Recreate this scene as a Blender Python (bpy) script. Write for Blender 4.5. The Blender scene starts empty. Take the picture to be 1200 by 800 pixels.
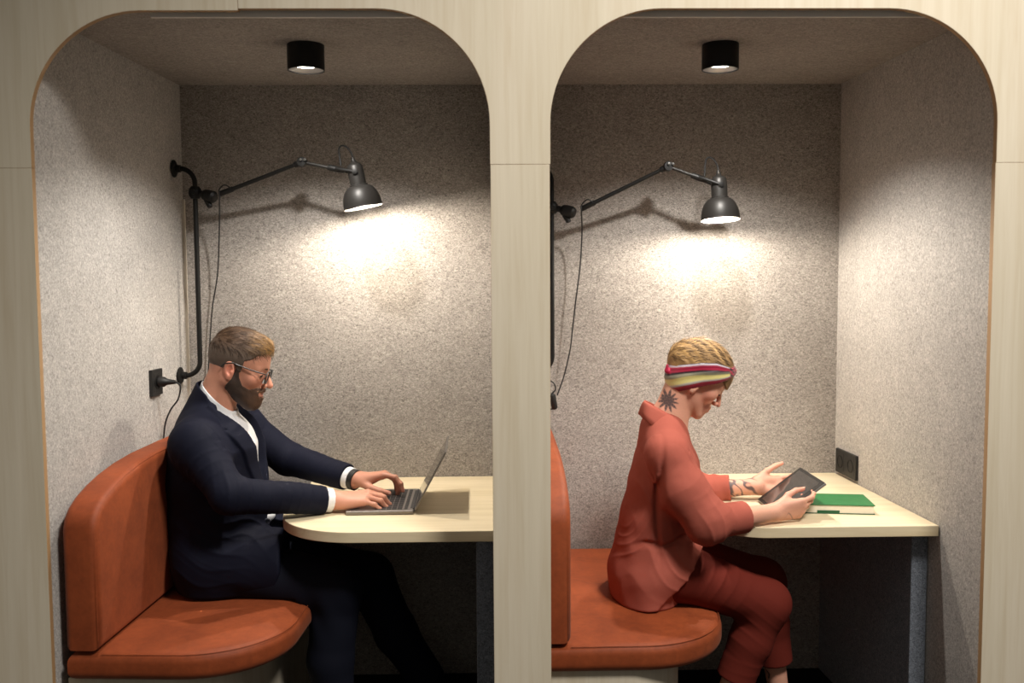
import bpy, bmesh, math, random
import numpy as np
from mathutils import Vector, Matrix
random.seed(4)
SC = bpy.context.scene
COL = SC.collection
PI = math.pi

# ------------------------------------------------------------------ camera
F_PX, YAW, PITCH, ROLL = 1102.1, 0.01994, -0.06882, -0.00616
CAM = np.array([0.0, -2.4193, 1.4677])
def cam_axes():
    cy, sy = math.cos(YAW), math.sin(YAW); cp, sp = math.cos(PITCH), math.sin(PITCH)
    f = np.array([sy*cp, cy*cp, sp]); r0 = np.array([cy, -sy, 0.0]); u0 = np.cross(r0, f)
    r = r0*math.cos(ROLL)+u0*math.sin(ROLL); u = -r0*math.sin(ROLL)+u0*math.cos(ROLL)
    return r, u, f
AXR, AXU, AXF = cam_axes()
cd = bpy.data.cameras.new('camera'); cam = bpy.data.objects.new('camera', cd); COL.objects.link(cam)
cd.sensor_width = 36.0; cd.lens = F_PX/1200*36; cd.clip_start = 0.05
cam.matrix_world = Matrix(((AXR[0], AXU[0], -AXF[0], CAM[0]), (AXR[1], AXU[1], -AXF[1], CAM[1]),
                           (AXR[2], AXU[2], -AXF[2], CAM[2]), (0, 0, 0, 1)))
cd.dof.use_dof = True; cd.dof.focus_distance = 3.0; cd.dof.aperture_fstop = 2.4
SC.camera = cam
def at(px, py, y):
    """photo pixel -> point at depth y (metres behind the front wall)"""
    d = AXF+(px-600)/F_PX*AXR-(py-400)/F_PX*AXU
    t = (y-CAM[1])/d[1]
    return CAM+t*d

# ------------------------------------------------------------------ materials
def srgb(r, g, b):
    def c(v):
        v /= 255.0
        return v/12.92 if v <= 0.04045 else ((v+0.055)/1.055)**2.4
    return (c(r), c(g), c(b), 1.0)
class NT:
    def __init__(self, name):
        self.m = bpy.data.materials.new(name); self.m.use_nodes = True
        self.n = self.m.node_tree.nodes; self.l = self.m.node_tree.links
        self.b = self.n['Principled BSDF']
    def node(self, t, **kw):
        o = self.n.new(t)
        for k, v in kw.items():
            if k in o.inputs: o.inputs[k].default_value = v
            else: setattr(o, k, v)
        return o
    def link(self, a, b): self.l.new(a, b)
    def coord(self, scale=(1, 1, 1), rot=(0, 0, 0)):
        tc = self.node('ShaderNodeTexCoord'); mp = self.node('ShaderNodeMapping')
        mp.inputs['Scale'].default_value = scale; mp.inputs['Rotation'].default_value = rot
        self.link(tc.outputs['Object'], mp.inputs['Vector']); return mp.outputs['Vector']
    def noise(self, vec, scale, detail=4, rough=0.6, dist=0):
        o = self.node('ShaderNodeTexNoise', Scale=scale, Detail=detail, Roughness=rough, Distortion=dist)
        self.link(vec, o.inputs['Vector']); return o.outputs['Fac']
    def ramp(self, fac, stops):
        o = self.node('ShaderNodeValToRGB'); e = o.color_ramp.elements
        e[0].position, e[0].color = stops[0]; e[1].position, e[1].color = stops[-1]
        for p, c in stops[1:-1]:
            x = e.new(p); x.color = c
        self.link(fac, o.inputs['Fac']); return o.outputs['Color']
    def mix(self, a, b, fac, mode='MIX'):
        o = self.node('ShaderNodeMix', data_type='RGBA', blend_type=mode)
        if isinstance(fac, (int, float)): o.inputs[0].default_value = fac
        else: self.link(fac, o.inputs[0])
        for s, i in ((a, 6), (b, 7)):
            if isinstance(s, tuple): o.inputs[i].default_value = s
            else: self.link(s, o.inputs[i])
        return o.outputs[2]
    def bump(self, h, strength=0.3, dist=0.002):
        o = self.node('ShaderNodeBump', Strength=strength, Distance=dist)
        self.link(h, o.inputs['Height']); self.link(o.outputs['Normal'], self.b.inputs['Normal'])
    def base(self, c):
        if isinstance(c, tuple): self.b.inputs['Base Color'].default_value = c
        else: self.link(c, self.b.inputs['Base Color'])
    def set(self, **kw):
        for k, v in kw.items(): self.b.inputs[k.replace('_', ' ')].default_value = v
        return self
def plain(name, col, rough=0.5, metal=0.0, bump=None, spec=0.5):
    t = NT(name); t.base(col); t.set(Roughness=rough, Metallic=metal); t.b.inputs['Specular IOR Level'].default_value = spec
    v = t.coord(); n = t.noise(v, bump[0] if bump else 60, 3)
    if bump: t.bump(n, bump[1], bump[2])
    else:
        mr = t.node('ShaderNodeMapRange'); mr.inputs['To Min'].default_value = max(0, rough-.06); mr.inputs['To Max'].default_value = min(1, rough+.06)
        t.link(n, mr.inputs['Value']); t.link(mr.outputs['Result'], t.b.inputs['Roughness'])
    return t.m
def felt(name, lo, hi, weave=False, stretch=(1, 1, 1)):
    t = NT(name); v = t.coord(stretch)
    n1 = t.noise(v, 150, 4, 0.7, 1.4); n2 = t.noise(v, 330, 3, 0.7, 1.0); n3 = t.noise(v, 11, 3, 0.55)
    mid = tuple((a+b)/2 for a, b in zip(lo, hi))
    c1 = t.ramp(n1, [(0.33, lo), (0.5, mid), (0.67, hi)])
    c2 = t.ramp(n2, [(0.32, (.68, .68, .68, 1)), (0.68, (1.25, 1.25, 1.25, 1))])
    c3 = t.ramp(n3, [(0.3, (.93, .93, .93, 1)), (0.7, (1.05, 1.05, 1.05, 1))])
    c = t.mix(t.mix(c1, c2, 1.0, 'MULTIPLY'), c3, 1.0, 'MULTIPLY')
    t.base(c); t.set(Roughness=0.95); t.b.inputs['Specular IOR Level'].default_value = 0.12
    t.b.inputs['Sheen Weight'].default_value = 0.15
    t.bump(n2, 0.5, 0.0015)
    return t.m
def birch(name, base=(221, 210, 189), dark=(210, 196, 171), horizontal=False):
    t = NT(name)
    v = t.coord((1.0, 1, 26) if horizontal else (26, 26, 1.0)) if not horizontal else t.coord((1.2, 22, 22))
    n1 = t.noise(v, 1.6, 5, 0.62, 0.5); n2 = t.noise(v, 9, 4, 0.6)
    v2 = t.coord((5, 5, .6)) if not horizontal else t.coord((.6, 5, 5))
    n3 = t.noise(v2, 1.1, 3, .55, 1.2)
    c = t.ramp(n1, [(0.25, srgb(*dark)), (0.55, srgb(*base)), (0.8, srgb(*[min(255, x+6) for x in base]))])
    c2 = t.ramp(n2, [(0.35, (.975, .968, .955, 1)), (0.65, (1, 1, 1, 1))])
    c3 = t.ramp(n3, [(0.3, (.95, .95, .93, 1)), (0.6, (1, 1, 1, 1))])
    t.base(t.mix(t.mix(c, c2, 1.0, 'MULTIPLY'), c3, 1.0, 'MULTIPLY'))
    t.set(Roughness=0.42); t.b.inputs['Specular IOR Level'].default_value = 0.35
    t.bump(n2, 0.05, 0.0006)
    return t.m
def leather(name, a, b):
    t = NT(name); v = t.coord()
    n = t.noise(v, 9, 5, 0.62, .4); n2 = t.noise(v, 420, 3, .6); n3 = t.noise(v, 60, 4, .6, .5)
    t.base(t.mix(t.ramp(n, [(0.3, a), (0.7, b)]), t.ramp(n3, [(.35, (.9, .9, .9, 1)), (.65, (1.06, 1.06, 1.06, 1))]), 1.0, 'MULTIPLY'))
    t.set(Roughness=0.62); t.b.inputs['Specular IOR Level'].default_value = 0.3
    t.b.inputs['Sheen Weight'].default_value = 0.06; t.b.inputs['Sheen Roughness'].default_value = .5
    t.b.inputs['Sheen Tint'].default_value = (1, .75, .6, 1)
    t.bump(n2, 0.12, 0.0008)
    return t.m
def glow(name, col, s):
    t = NT(name); t.base(col); t.b.inputs['Emission Color'].default_value = col; t.b.inputs['Emission Strength'].default_value = s
    return t.m
def vcol(name, rough=0.6, bumps=((300, .15, .001),), sss=0, sheen=0, spec=.4, weave=None):
    t = NT(name); a = t.node('ShaderNodeAttribute', attribute_name='Col')
    v = t.coord(); n = t.noise(v, bumps[0][0], 4, .6)
    var = t.ramp(n, [(.3, (.92, .92, .92, 1)), (.7, (1.05, 1.05, 1.05, 1))])
    t.base(t.mix(a.outputs['Color'], var, 1.0, 'MULTIPLY')); t.set(Roughness=rough)
    t.b.inputs['Specular IOR Level'].default_value = spec
    if sss:
        t.b.inputs['Subsurface Weight'].default_value = sss; t.b.inputs['Subsurface Radius'].default_value = (1, .35, .2)
        t.b.inputs['Subsurface Scale'].default_value = .006
    if sheen: t.b.inputs['Sheen Weight'].default_value = sheen
    t.bump(n, bumps[0][1], bumps[0][2])
    return t.m

M = {}
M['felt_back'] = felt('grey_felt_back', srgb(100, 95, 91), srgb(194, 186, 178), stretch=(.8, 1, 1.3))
M['felt_side'] = felt('grey_felt_side', srgb(136, 131, 126), srgb(208, 202, 195), stretch=(1, 1, .8))  # side felt lightened: lamp glow on these walls put into its colour
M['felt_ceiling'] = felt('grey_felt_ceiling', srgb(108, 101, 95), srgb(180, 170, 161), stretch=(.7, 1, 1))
M['felt_panel'] = felt('blue_grey_felt', srgb(78, 84, 94), srgb(150, 156, 166))
M['birch'] = birch('birch_veneer')
M['birch_table'] = birch('birch_table', (228, 212, 180), (214, 196, 160), True)
M['birch_edge'] = plain('birch_edge_band', srgb(170, 135, 95), .6)
M['leather'] = leather('orange_leather', srgb(128, 58, 27), srgb(153, 73, 36))
M['black_metal'] = plain('black_powder_coat', srgb(22, 21, 20), .5, .1, None, .3)
M['black_plastic'] = plain('black_plastic', srgb(28, 27, 26), .45)
M['shade_metal'] = plain('anthracite_lamp_shade', srgb(40, 38, 36), .45, .2, None, .35)
M['shade_white'] = plain('white_enamel', srgb(235, 232, 225), .4)
M['chrome'] = plain('polished_steel', srgb(200, 198, 194), .18, 1.0)
M['cable'] = plain('black_cable', srgb(26, 25, 24), .6)
M['carpet'] = plain('black_carpet', srgb(30, 29, 29), .95, 0, (300, .6, .003), .1)
M['alu'] = plain('aluminium', srgb(168, 164, 160), .35, .8)
M['lap_grey'] = plain('laptop_grey', srgb(132, 126, 121), .4, .6)
M['key'] = plain('dark_keys', srgb(40, 39, 40), .5)
M['screen'] = plain('black_glass', srgb(14, 14, 15), .06, 0, None, .6)
M['tablet_glass'] = plain('glass_painted_reflection', srgb(52, 50, 49), .08, 0, None, .9)  # grey base paints the wall's reflection into the dark screen
M['trim'] = plain('pale_corner_strip', srgb(205, 196, 182), .6)
M['glow'] = glow('lamp_disc', (1, .93, .84, 1), 22)
M['bulb'] = glow('bulb', (1, .90, .76, 1), 30)
M['gap'] = plain('dark_gap', srgb(40, 34, 28), .8)
M['green'] = plain('green_cover', srgb(34, 110, 58), .42)
M['green_dark'] = plain('dark_green_band', srgb(24, 84, 50), .5)
M['paper'] = plain('page_edges', srgb(228, 220, 200), .85)
M['shoe'] = plain('black_shoe_leather', srgb(22, 20, 20), .35)

# ------------------------------------------------------------------ mesh helpers
def finish(name, bm, mat, parent=None, origin=(0, 0, 0), smooth=True, bevel=0, angle=40, mats=None):
    bmesh.ops.recalc_face_normals(bm, faces=bm.faces[:])
    o = Vector(origin)
    for v in bm.verts: v.co -= o
    me = bpy.data.meshes.new(name); bm.to_mesh(me); bm.free()
    for m in (mats or [mat]): me.materials.append(m)
    ob = bpy.data.objects.new(name, me); COL.objects.link(ob)
    if parent is None: ob.location = o
    else: ob.parent = parent
    if smooth:
        for p in me.polygons: p.use_smooth = True
        try: me.set_sharp_from_angle(angle=math.radians(angle))
        except Exception: pass
    if bevel:
        b = ob.modifiers.new('bevel', 'BEVEL'); b.width = bevel; b.segments = 3; b.limit_method = 'ANGLE'; b.angle_limit = math.radians(35)
        b.harden_normals = False
    return ob
def thing(name, label, cat, loc, group=None):
    o = bpy.data.objects.new(name, None); COL.objects.link(o); o.location = loc; o.empty_display_size = .1
    return tag(o, label, cat, group)
def tag(o, label, cat, group=None):
    o['label'] = label; o['category'] = cat
    if group: o['group'] = group
    return o
def struct(o): o['kind'] = 'structure'; return o
def box(bm, lo, hi, mi=0):
    vs = [bm.verts.new((x, y, z)) for x in (lo[0], hi[0]) for y in (lo[1], hi[1]) for z in (lo[2], hi[2])]
    for f in ((0, 1, 3, 2), (4, 6, 7, 5), (0, 4, 5, 1), (2, 3, 7, 6), (0, 2, 6, 4), (1, 5, 7, 3)):
        fc = bm.faces.new([vs[i] for i in f]); fc.material_index = mi
    return vs
def prism(bm, pts, axis, a, b, mi_side=0, mi_cap=0):
    """pts: 2D outline; extruded along axis ('x': pts=(y,z); 'y': pts=(x,z); 'z': pts=(x,y)) from a to b"""
    def mk(p, t):
        return {'x': (t, p[0], p[1]), 'y': (p[0], t, p[1]), 'z': (p[0], p[1], t)}[axis]
    A = [bm.verts.new(mk(p, a)) for p in pts]; B = [bm.verts.new(mk(p, b)) for p in pts]
    n = len(pts)
    for vs in (A, B[::-1]):
        f = bm.faces.new(vs); f.material_index = mi_cap
    for i in range(n):
        f = bm.faces.new((A[i], B[i], B[(i+1) % n], A[(i+1) % n])); f.material_index = mi_side
def arc(cx, cy, r, a0, a1, n=20):
    return [(cx+r*math.cos(math.radians(a0+(a1-a0)*i/n)), cy+r*math.sin(math.radians(a0+(a1-a0)*i/n))) for i in range(n+1)]
def smooth_path(pts, n=8):
    P = [np.array(p, float) for p in pts]; out = []
    for i in range(len(P)-1):
        p0 = P[i-1] if i else 2*P[0]-P[1]; p1, p2 = P[i], P[i+1]; p3 = P[i+2] if i+2 < len(P) else 2*P[-1]-P[-2]
        for k in range(n):
            t = k/n
            out.append(.5*((2*p1)+(-p0+p2)*t+(2*p0-5*p1+4*p2-p3)*t*t+(-p0+3*p1-3*p2+p3)*t**3))
    out.append(P[-1]); return out
def tube(bm, pts, r, seg=12, caps=True, mi=0):
    P = [Vector(p) for p in pts]; n = len(P)
    rr = r if isinstance(r, (list, tuple)) else [r]*n
    t0 = (P[1]-P[0]).normalized(); up = Vector((0, 0, 1)) if abs(t0.z) < .9 else Vector((1, 0, 0))
    u = t0.cross(up).normalized(); rings = []
    for i in range(n):
        t = ((P[min(i+1, n-1)]-P[max(i-1, 0)])).normalized()
        u = (u-t*u.dot(t)).normalized(); w = t.cross(u)
        rings.append([bm.verts.new(P[i]+(u*math.cos(2*PI*k/seg)+w*math.sin(2*PI*k/seg))*rr[i]) for k in range(seg)])
    for a, b in zip(rings, rings[1:]):
        for k in range(seg):
            f = bm.faces.new((a[k], a[(k+1) % seg], b[(k+1) % seg], b[k])); f.material_index = mi
    if caps:
        for rg in (rings[0][::-1], rings[-1]):
            f = bm.faces.new(rg); f.material_index = mi
def lathe(bm, prof, origin, axis, seg=40, mi=0, closed=True):
    """prof: (radius, height) list revolved about axis through origin"""
    ax = Vector(axis).normalized(); up = Vector((0, 1, 0)) if abs(ax.y) < .9 else Vector((1, 0, 0))
    u = ax.cross(up).normalized(); w = ax.cross(u); O = Vector(origin); rings = []
    for r, h in prof:
        c = O+ax*h
        rings.append([bm.verts.new(c)] if r < 1e-6 else [bm.verts.new(c+(u*math.cos(2*PI*k/seg)+w*math.sin(2*PI*k/seg))*r) for k in range(seg)])
    for a, b in zip(rings, rings[1:]):
        for k in range(seg):
            k2 = (k+1) % seg
            if len(a) == 1 and len(b) == 1: continue
            if len(a) == 1: vs = (a[0], b[k2], b[k])
            elif len(b) == 1: vs = (a[k], a[k2], b[0])
            else: vs = (a[k], a[k2], b[k2], b[k])
            f = bm.faces.new(vs); f.material_index = mi
def BM(): return bmesh.new()

# ------------------------------------------------------------------ setting
XA, XB, XC, XD = -1.160, -0.005, 0.149, 1.297      # edges of the two arched openings
TOP, SEAM, RAD, TH = 2.141, 1.7526, 0.285, 0.018
YB = 0.985                                          # back wall
ZC = 2.150                                          # ceiling
XS = -0.633                                         # vertical joint in the header
G = 0.00025
def facade(name, pts, dz=0.0, dy=0.0):
    bm = BM(); prism(bm, [(x, z+dz) for x, z in pts], 'y', dy, TH, 1, 0)
    for f in bm.faces:
        f.material_index = 0 if abs(f.normal.y) > .9 or True else 1
    bmesh.ops.recalc_face_normals(bm, faces=bm.faces[:])
    for f in bm.faces: f.material_index = 0 if abs(f.normal.y) > .7 else 1
    o = finish(name, bm, None, mats=[M['birch'], M['birch_edge']], angle=30, bevel=.0008)
    return struct(o)
L, RR, TT = -2.2, 2.4, 2.75
facade('wall_front', [(L, SEAM+G), (XA, SEAM+G), (XA, TOP-RAD)]+arc(XA+RAD, TOP-RAD, RAD, 180, 90)[1:]+[(XS-G, TOP), (XS-G, TT), (L, TT)], -.0045)
facade('wall_front', [(XS+G, TOP)]+arc(XB-RAD, TOP-RAD, RAD, 90, 0)+[(XB, SEAM+G), (XC, SEAM+G)]+arc(XC+RAD, TOP-RAD, RAD, 180, 90)
       + arc(XD-RAD, TOP-RAD, RAD, 90, 0)+[(XD, SEAM+G), (RR, SEAM+G), (RR, TT), (XS+G, TT)])
facade('wall_front', [(L, 0), (XA, 0), (XA, SEAM-.0045), (L, SEAM-.0045)])
facade('wall_front', [(XB+.001, 0), (XC-.002, 0), (XC-.002, SEAM-G), (XB+.001, SEAM-G)])
facade('wall_front', [(XD-.0015, 0), (RR, 0), (RR, SEAM-G), (XD-.0015, SEAM-G)])
def prism_struct(name, pts, z0, z1, mat):
    bm = BM(); prism(bm, pts, 'z', z0, z1); return struct(finish(name, bm, mat, smooth=False))
Y0 = TH+.001
WLB, WRB = -1.103, 1.256                             # side walls at the back
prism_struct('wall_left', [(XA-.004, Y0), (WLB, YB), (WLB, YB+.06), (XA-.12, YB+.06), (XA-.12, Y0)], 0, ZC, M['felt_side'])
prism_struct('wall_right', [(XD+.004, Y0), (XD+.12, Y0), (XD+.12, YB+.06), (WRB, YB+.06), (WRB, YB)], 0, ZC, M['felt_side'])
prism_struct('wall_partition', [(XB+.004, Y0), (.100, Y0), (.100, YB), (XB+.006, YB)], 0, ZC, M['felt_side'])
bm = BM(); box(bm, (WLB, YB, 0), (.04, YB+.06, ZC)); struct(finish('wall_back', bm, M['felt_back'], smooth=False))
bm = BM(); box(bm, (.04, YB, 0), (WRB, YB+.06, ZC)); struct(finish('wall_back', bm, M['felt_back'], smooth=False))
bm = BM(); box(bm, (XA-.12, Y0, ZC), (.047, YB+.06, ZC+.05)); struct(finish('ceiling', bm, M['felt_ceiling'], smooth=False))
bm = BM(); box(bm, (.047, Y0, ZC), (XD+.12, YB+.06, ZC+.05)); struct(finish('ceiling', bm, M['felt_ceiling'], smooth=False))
bm = BM(); box(bm, (-3.5, -4.5, -.05), (3.7, YB+.06, 0)); struct(finish('floor', bm, M['carpet'], smooth=False))
for xa, xb in ((-.86, XB+.02), (XC-.03, XD-.03)):     # metal strip edging the felt ceiling above each opening
    bm = BM(); box(bm, (xa, .026, TOP-.0145), (xb, .034, ZC)); struct(finish('trim_1' if xa < 0 else 'trim_2', bm, M['shade_white'], smooth=False, bevel=.001))  # white enamel paints in the bright reflection of the metal
bm = BM(); prism(bm, [(WLB, YB), (WLB-.0006, YB-.010), (WLB+.008, YB-.010), (WLB+.008, YB)], 'z', .02, 1.75)
struct(finish('trim_3', bm, M['trim'], smooth=False))

# ------------------------------------------------------------------ benches
def rounded_outline(D, Ln, r1, r2):
    """seat plan: x from wall 0..D, y 0..Ln; front-right corner radius r1, rear r2"""
    return [(.010, 0)]+arc(D-r1, r1, r1, -90, 0, 24)+arc(D-r2, Ln-r2, r2, 0, 90, 12)+[(.010, Ln)]
def soft_slab(bm, outline, axis, a, b, rnd, crown=0.0, nring=7):
    """slab with a soft rolled edge: rings of the outline inset along a quarter circle on both faces; closed by a crowned cap"""
    n = len(outline); P = [Vector((p[0], p[1])) for p in outline]
    nor = []
    for i in range(n):
        d1 = (P[i]-P[i-1]).normalized(); d2 = (P[(i+1) % n]-P[i]).normalized()
        n1 = Vector((d1.y, -d1.x)); n2 = Vector((d2.y, -d2.x)); m = (n1+n2)
        m = m.normalized()/max(.5, m.normalized().dot(n1)); nor.append(m)
    ctr = sum(P, Vector((0, 0)))/n
    def mk(p, t): return {'z': (p.x, p.y, t), 'x': (t, p.x, p.y)}[axis]
    rings = []
    for k in range(nring+1):
        th = PI/2*k/nring; ins = rnd*(1-math.sin(th)); t = a+rnd*(1-math.cos(th))
        rings.append([bm.verts.new(mk(P[i]-nor[i]*ins, t)) for i in range(n)])
    for k in range(nring+1):
        th = PI/2*k/nring; ins = rnd*(1-math.cos(th)); t = b-rnd+rnd*math.sin(th)
        rings.append([bm.verts.new(mk(P[i]-nor[i]*ins, t)) for i in range(n)])
    for q, cr in ((.75, .45), (.45, .8), (.15, 1.0)):
        rings.append([bm.verts.new(mk(ctr+(P[i]-nor[i]*rnd-ctr)*q, b+crown*cr)) for i in range(n)])
    for A, B in zip(rings, rings[1:]):
        for i in range(n): bm.faces.new((A[i], A[(i+1) % n], B[(i+1) % n], B[i]))
    bm.faces.new(rings[0][::-1]); bm.faces.new(rings[-1])
def make_bench(loc, rz, label):
    t = thing('upholstered_bench', label, 'bench', loc, 'orange booth benches'); t.rotation_euler = (0, 0, rz)
    Ln = .925
    o = rounded_outline(.56, Ln, .26, .05)
    bm = BM(); soft_slab(bm, o, 'z', .402, .480, .028, .012); finish('seat_cushion', bm, M['leather'], t, angle=60)
    # seam piping round the top edge of the seat
    bm = BM(); pp = [(p[0]*(1)-(.008 if p[0] > .3 else 0), p[1]+.008*(1 if p[1] < .5 else -1), .4765) for p in o[1:]]
    pp = [(.10, .006, .4755)]+[(.56-.26+(.26-.0065)*math.cos(math.radians(-90+90*i/24)), .26+(.26-.0065)*math.sin(math.radians(-90+90*i/24)), .4755) for i in range(25)]+[(.5535, .85, .4755)]
    tube(bm, pp, .0013, 8); finish('seam_piping', bm, M['leather'], t)
    # backrest: outline in (y, z), rounded top front corner, soft edges, extruded along x
    prof = [(0, .487)]+[(Ln, .487), (Ln, .945)]+[(y, z) for y, z in ((.60, .945), (.40, .942), (.29, .934), (.20, .921), (.13, .905), (.075, .887), (.035, .866), (.011, .842), (0, .81))]
    bm = BM(); soft_slab(bm, prof, 'x', .004, .100, .022, .006); finish('backrest_cushion', bm, M['leather'], t, angle=60)
    bm = BM(); tube(bm, [(.0925, .0065, .51)]+[(.0925, y+.0065, z-.0045) for y, z in prof[3:][::-1]]+[(.0925, .9, .9405)], .0013, 8)
    finish('backrest_piping', bm, M['leather'], t)
    # plinth of pale birch with a curved front corner
    ob = [(0, .022), ]+arc(.42-.16, .022+.16, .16, -90, 0, 16)+[(.42, Ln), (0, Ln)]
    bm = BM(); prism(bm, ob, 'z', 0, .403); finish('plinth', bm, M['birch'], t, angle=30)
    return t
make_bench((-1.145, .032, 0), -math.atan((WLB-XA)/(YB-Y0)), 'orange leather bench under the man in the navy suit, left booth')
make_bench((.103, .032, 0), 0, 'orange leather bench under the woman in the headband, right booth')

# ------------------------------------------------------------------ tables
def make_table(outline, panel, label, org):
    t = thing('wall_table', label, 'table', org, 'birch booth tables')
    bm = BM(); prism(bm, outline, 'z', .708, .740); finish('table_top', bm, M['birch_table'], t, org, bevel=.002, angle=30)
    bm = BM(); prism(bm, panel, 'z', 0, .7085); finish('support_panel', bm, M['felt_panel'], t, org, smooth=False, bevel=.003)
    return t
YF = .240
def xr_right(y): return XD+.004+(WRB-XD-.004)*(y-Y0)/(YB-Y0)
def xr_left(y): return XB+.004+.002*(y-Y0)/(YB-Y0)
e = .002
r = .25
make_table([(xr_left(YF)-e, YF), (xr_left(YB-e)-e, YB-e), (-.62, YB-e)]+arc(-.655+.03, YB-e-.03, .03, 90, 180, 6)+arc(-.655+r, YF+r, r, 180, 270, 28),
           [(xr_left(.30)-e, .30), (xr_left(YB)-e, YB-e), (xr_left(YB)-.055, YB-e), (xr_left(.30)-.055, .30)],
           'birch table with rounded corner under the grey laptop, left booth', (-.3, .6, 0))
r = .14
make_table([(xr_right(YF)-e, YF), (xr_right(YB-e)-e, YB-e)]+arc(.655+.03, YB-e-.03, .03, 90, 180, 6)+arc(.655+r, YF+r, r, 180, 270, 28),
           [(xr_right(.30)-e, .30), (xr_right(YB)-e, YB-e), (xr_right(YB)-.050, YB-e), (xr_right(.30)-.050, .30)],
           'birch table holding the green notebook, right booth', (.95, .6, 0))

# ------------------------------------------------------------------ ceiling spotlights
def make_spot(x, y, label):
    t = thing('ceiling_spotlight', label, 'ceiling light', (x, y, ZC), 'black ceiling spotlights')
    R, H = .054, .074
    bm = BM(); lathe(bm, [(0, 0), (R, 0), (R, -H), (R-.003, -H), (R-.004, -H+.012), (R-.012, -H+.022)], (0, 0, 0), (0, 0, 1)); finish('housing', bm, M['black_metal'], t)
    bm = BM(); lathe(bm, [(R-.0035, -H+.003), (.030, -H+.014), (.030, -H+.02)], (0, 0, 0), (0, 0, 1)); finish('reflector', bm, M['alu'], t)
    bm = BM(); lathe(bm, [(0, -H+.013), (.0295, -H+.013), (.0295, -H+.019), (0, -H+.019)], (0, 0, 0), (0, 0, 1)); finish('light_disc', bm, M['glow'], t)
    ld = bpy.data.lights.new('spot_light', 'SPOT'); lo = bpy.data.objects.new('spot_light', ld); COL.objects.link(lo)
    lo.location = (x, y, ZC-H+.004); ld.energy = SPOT_W; ld.color = (1, .955, .89); ld.spot_size = math.radians(136); ld.spot_blend = .5; ld.shadow_soft_size = .024
    return t
SPOT_W = 46
make_spot(-.545, .41, 'black cylinder ceiling spotlight over the man, left booth')
make_spot(.680, .41, 'black cylinder ceiling spotlight over the woman, right booth')

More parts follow.
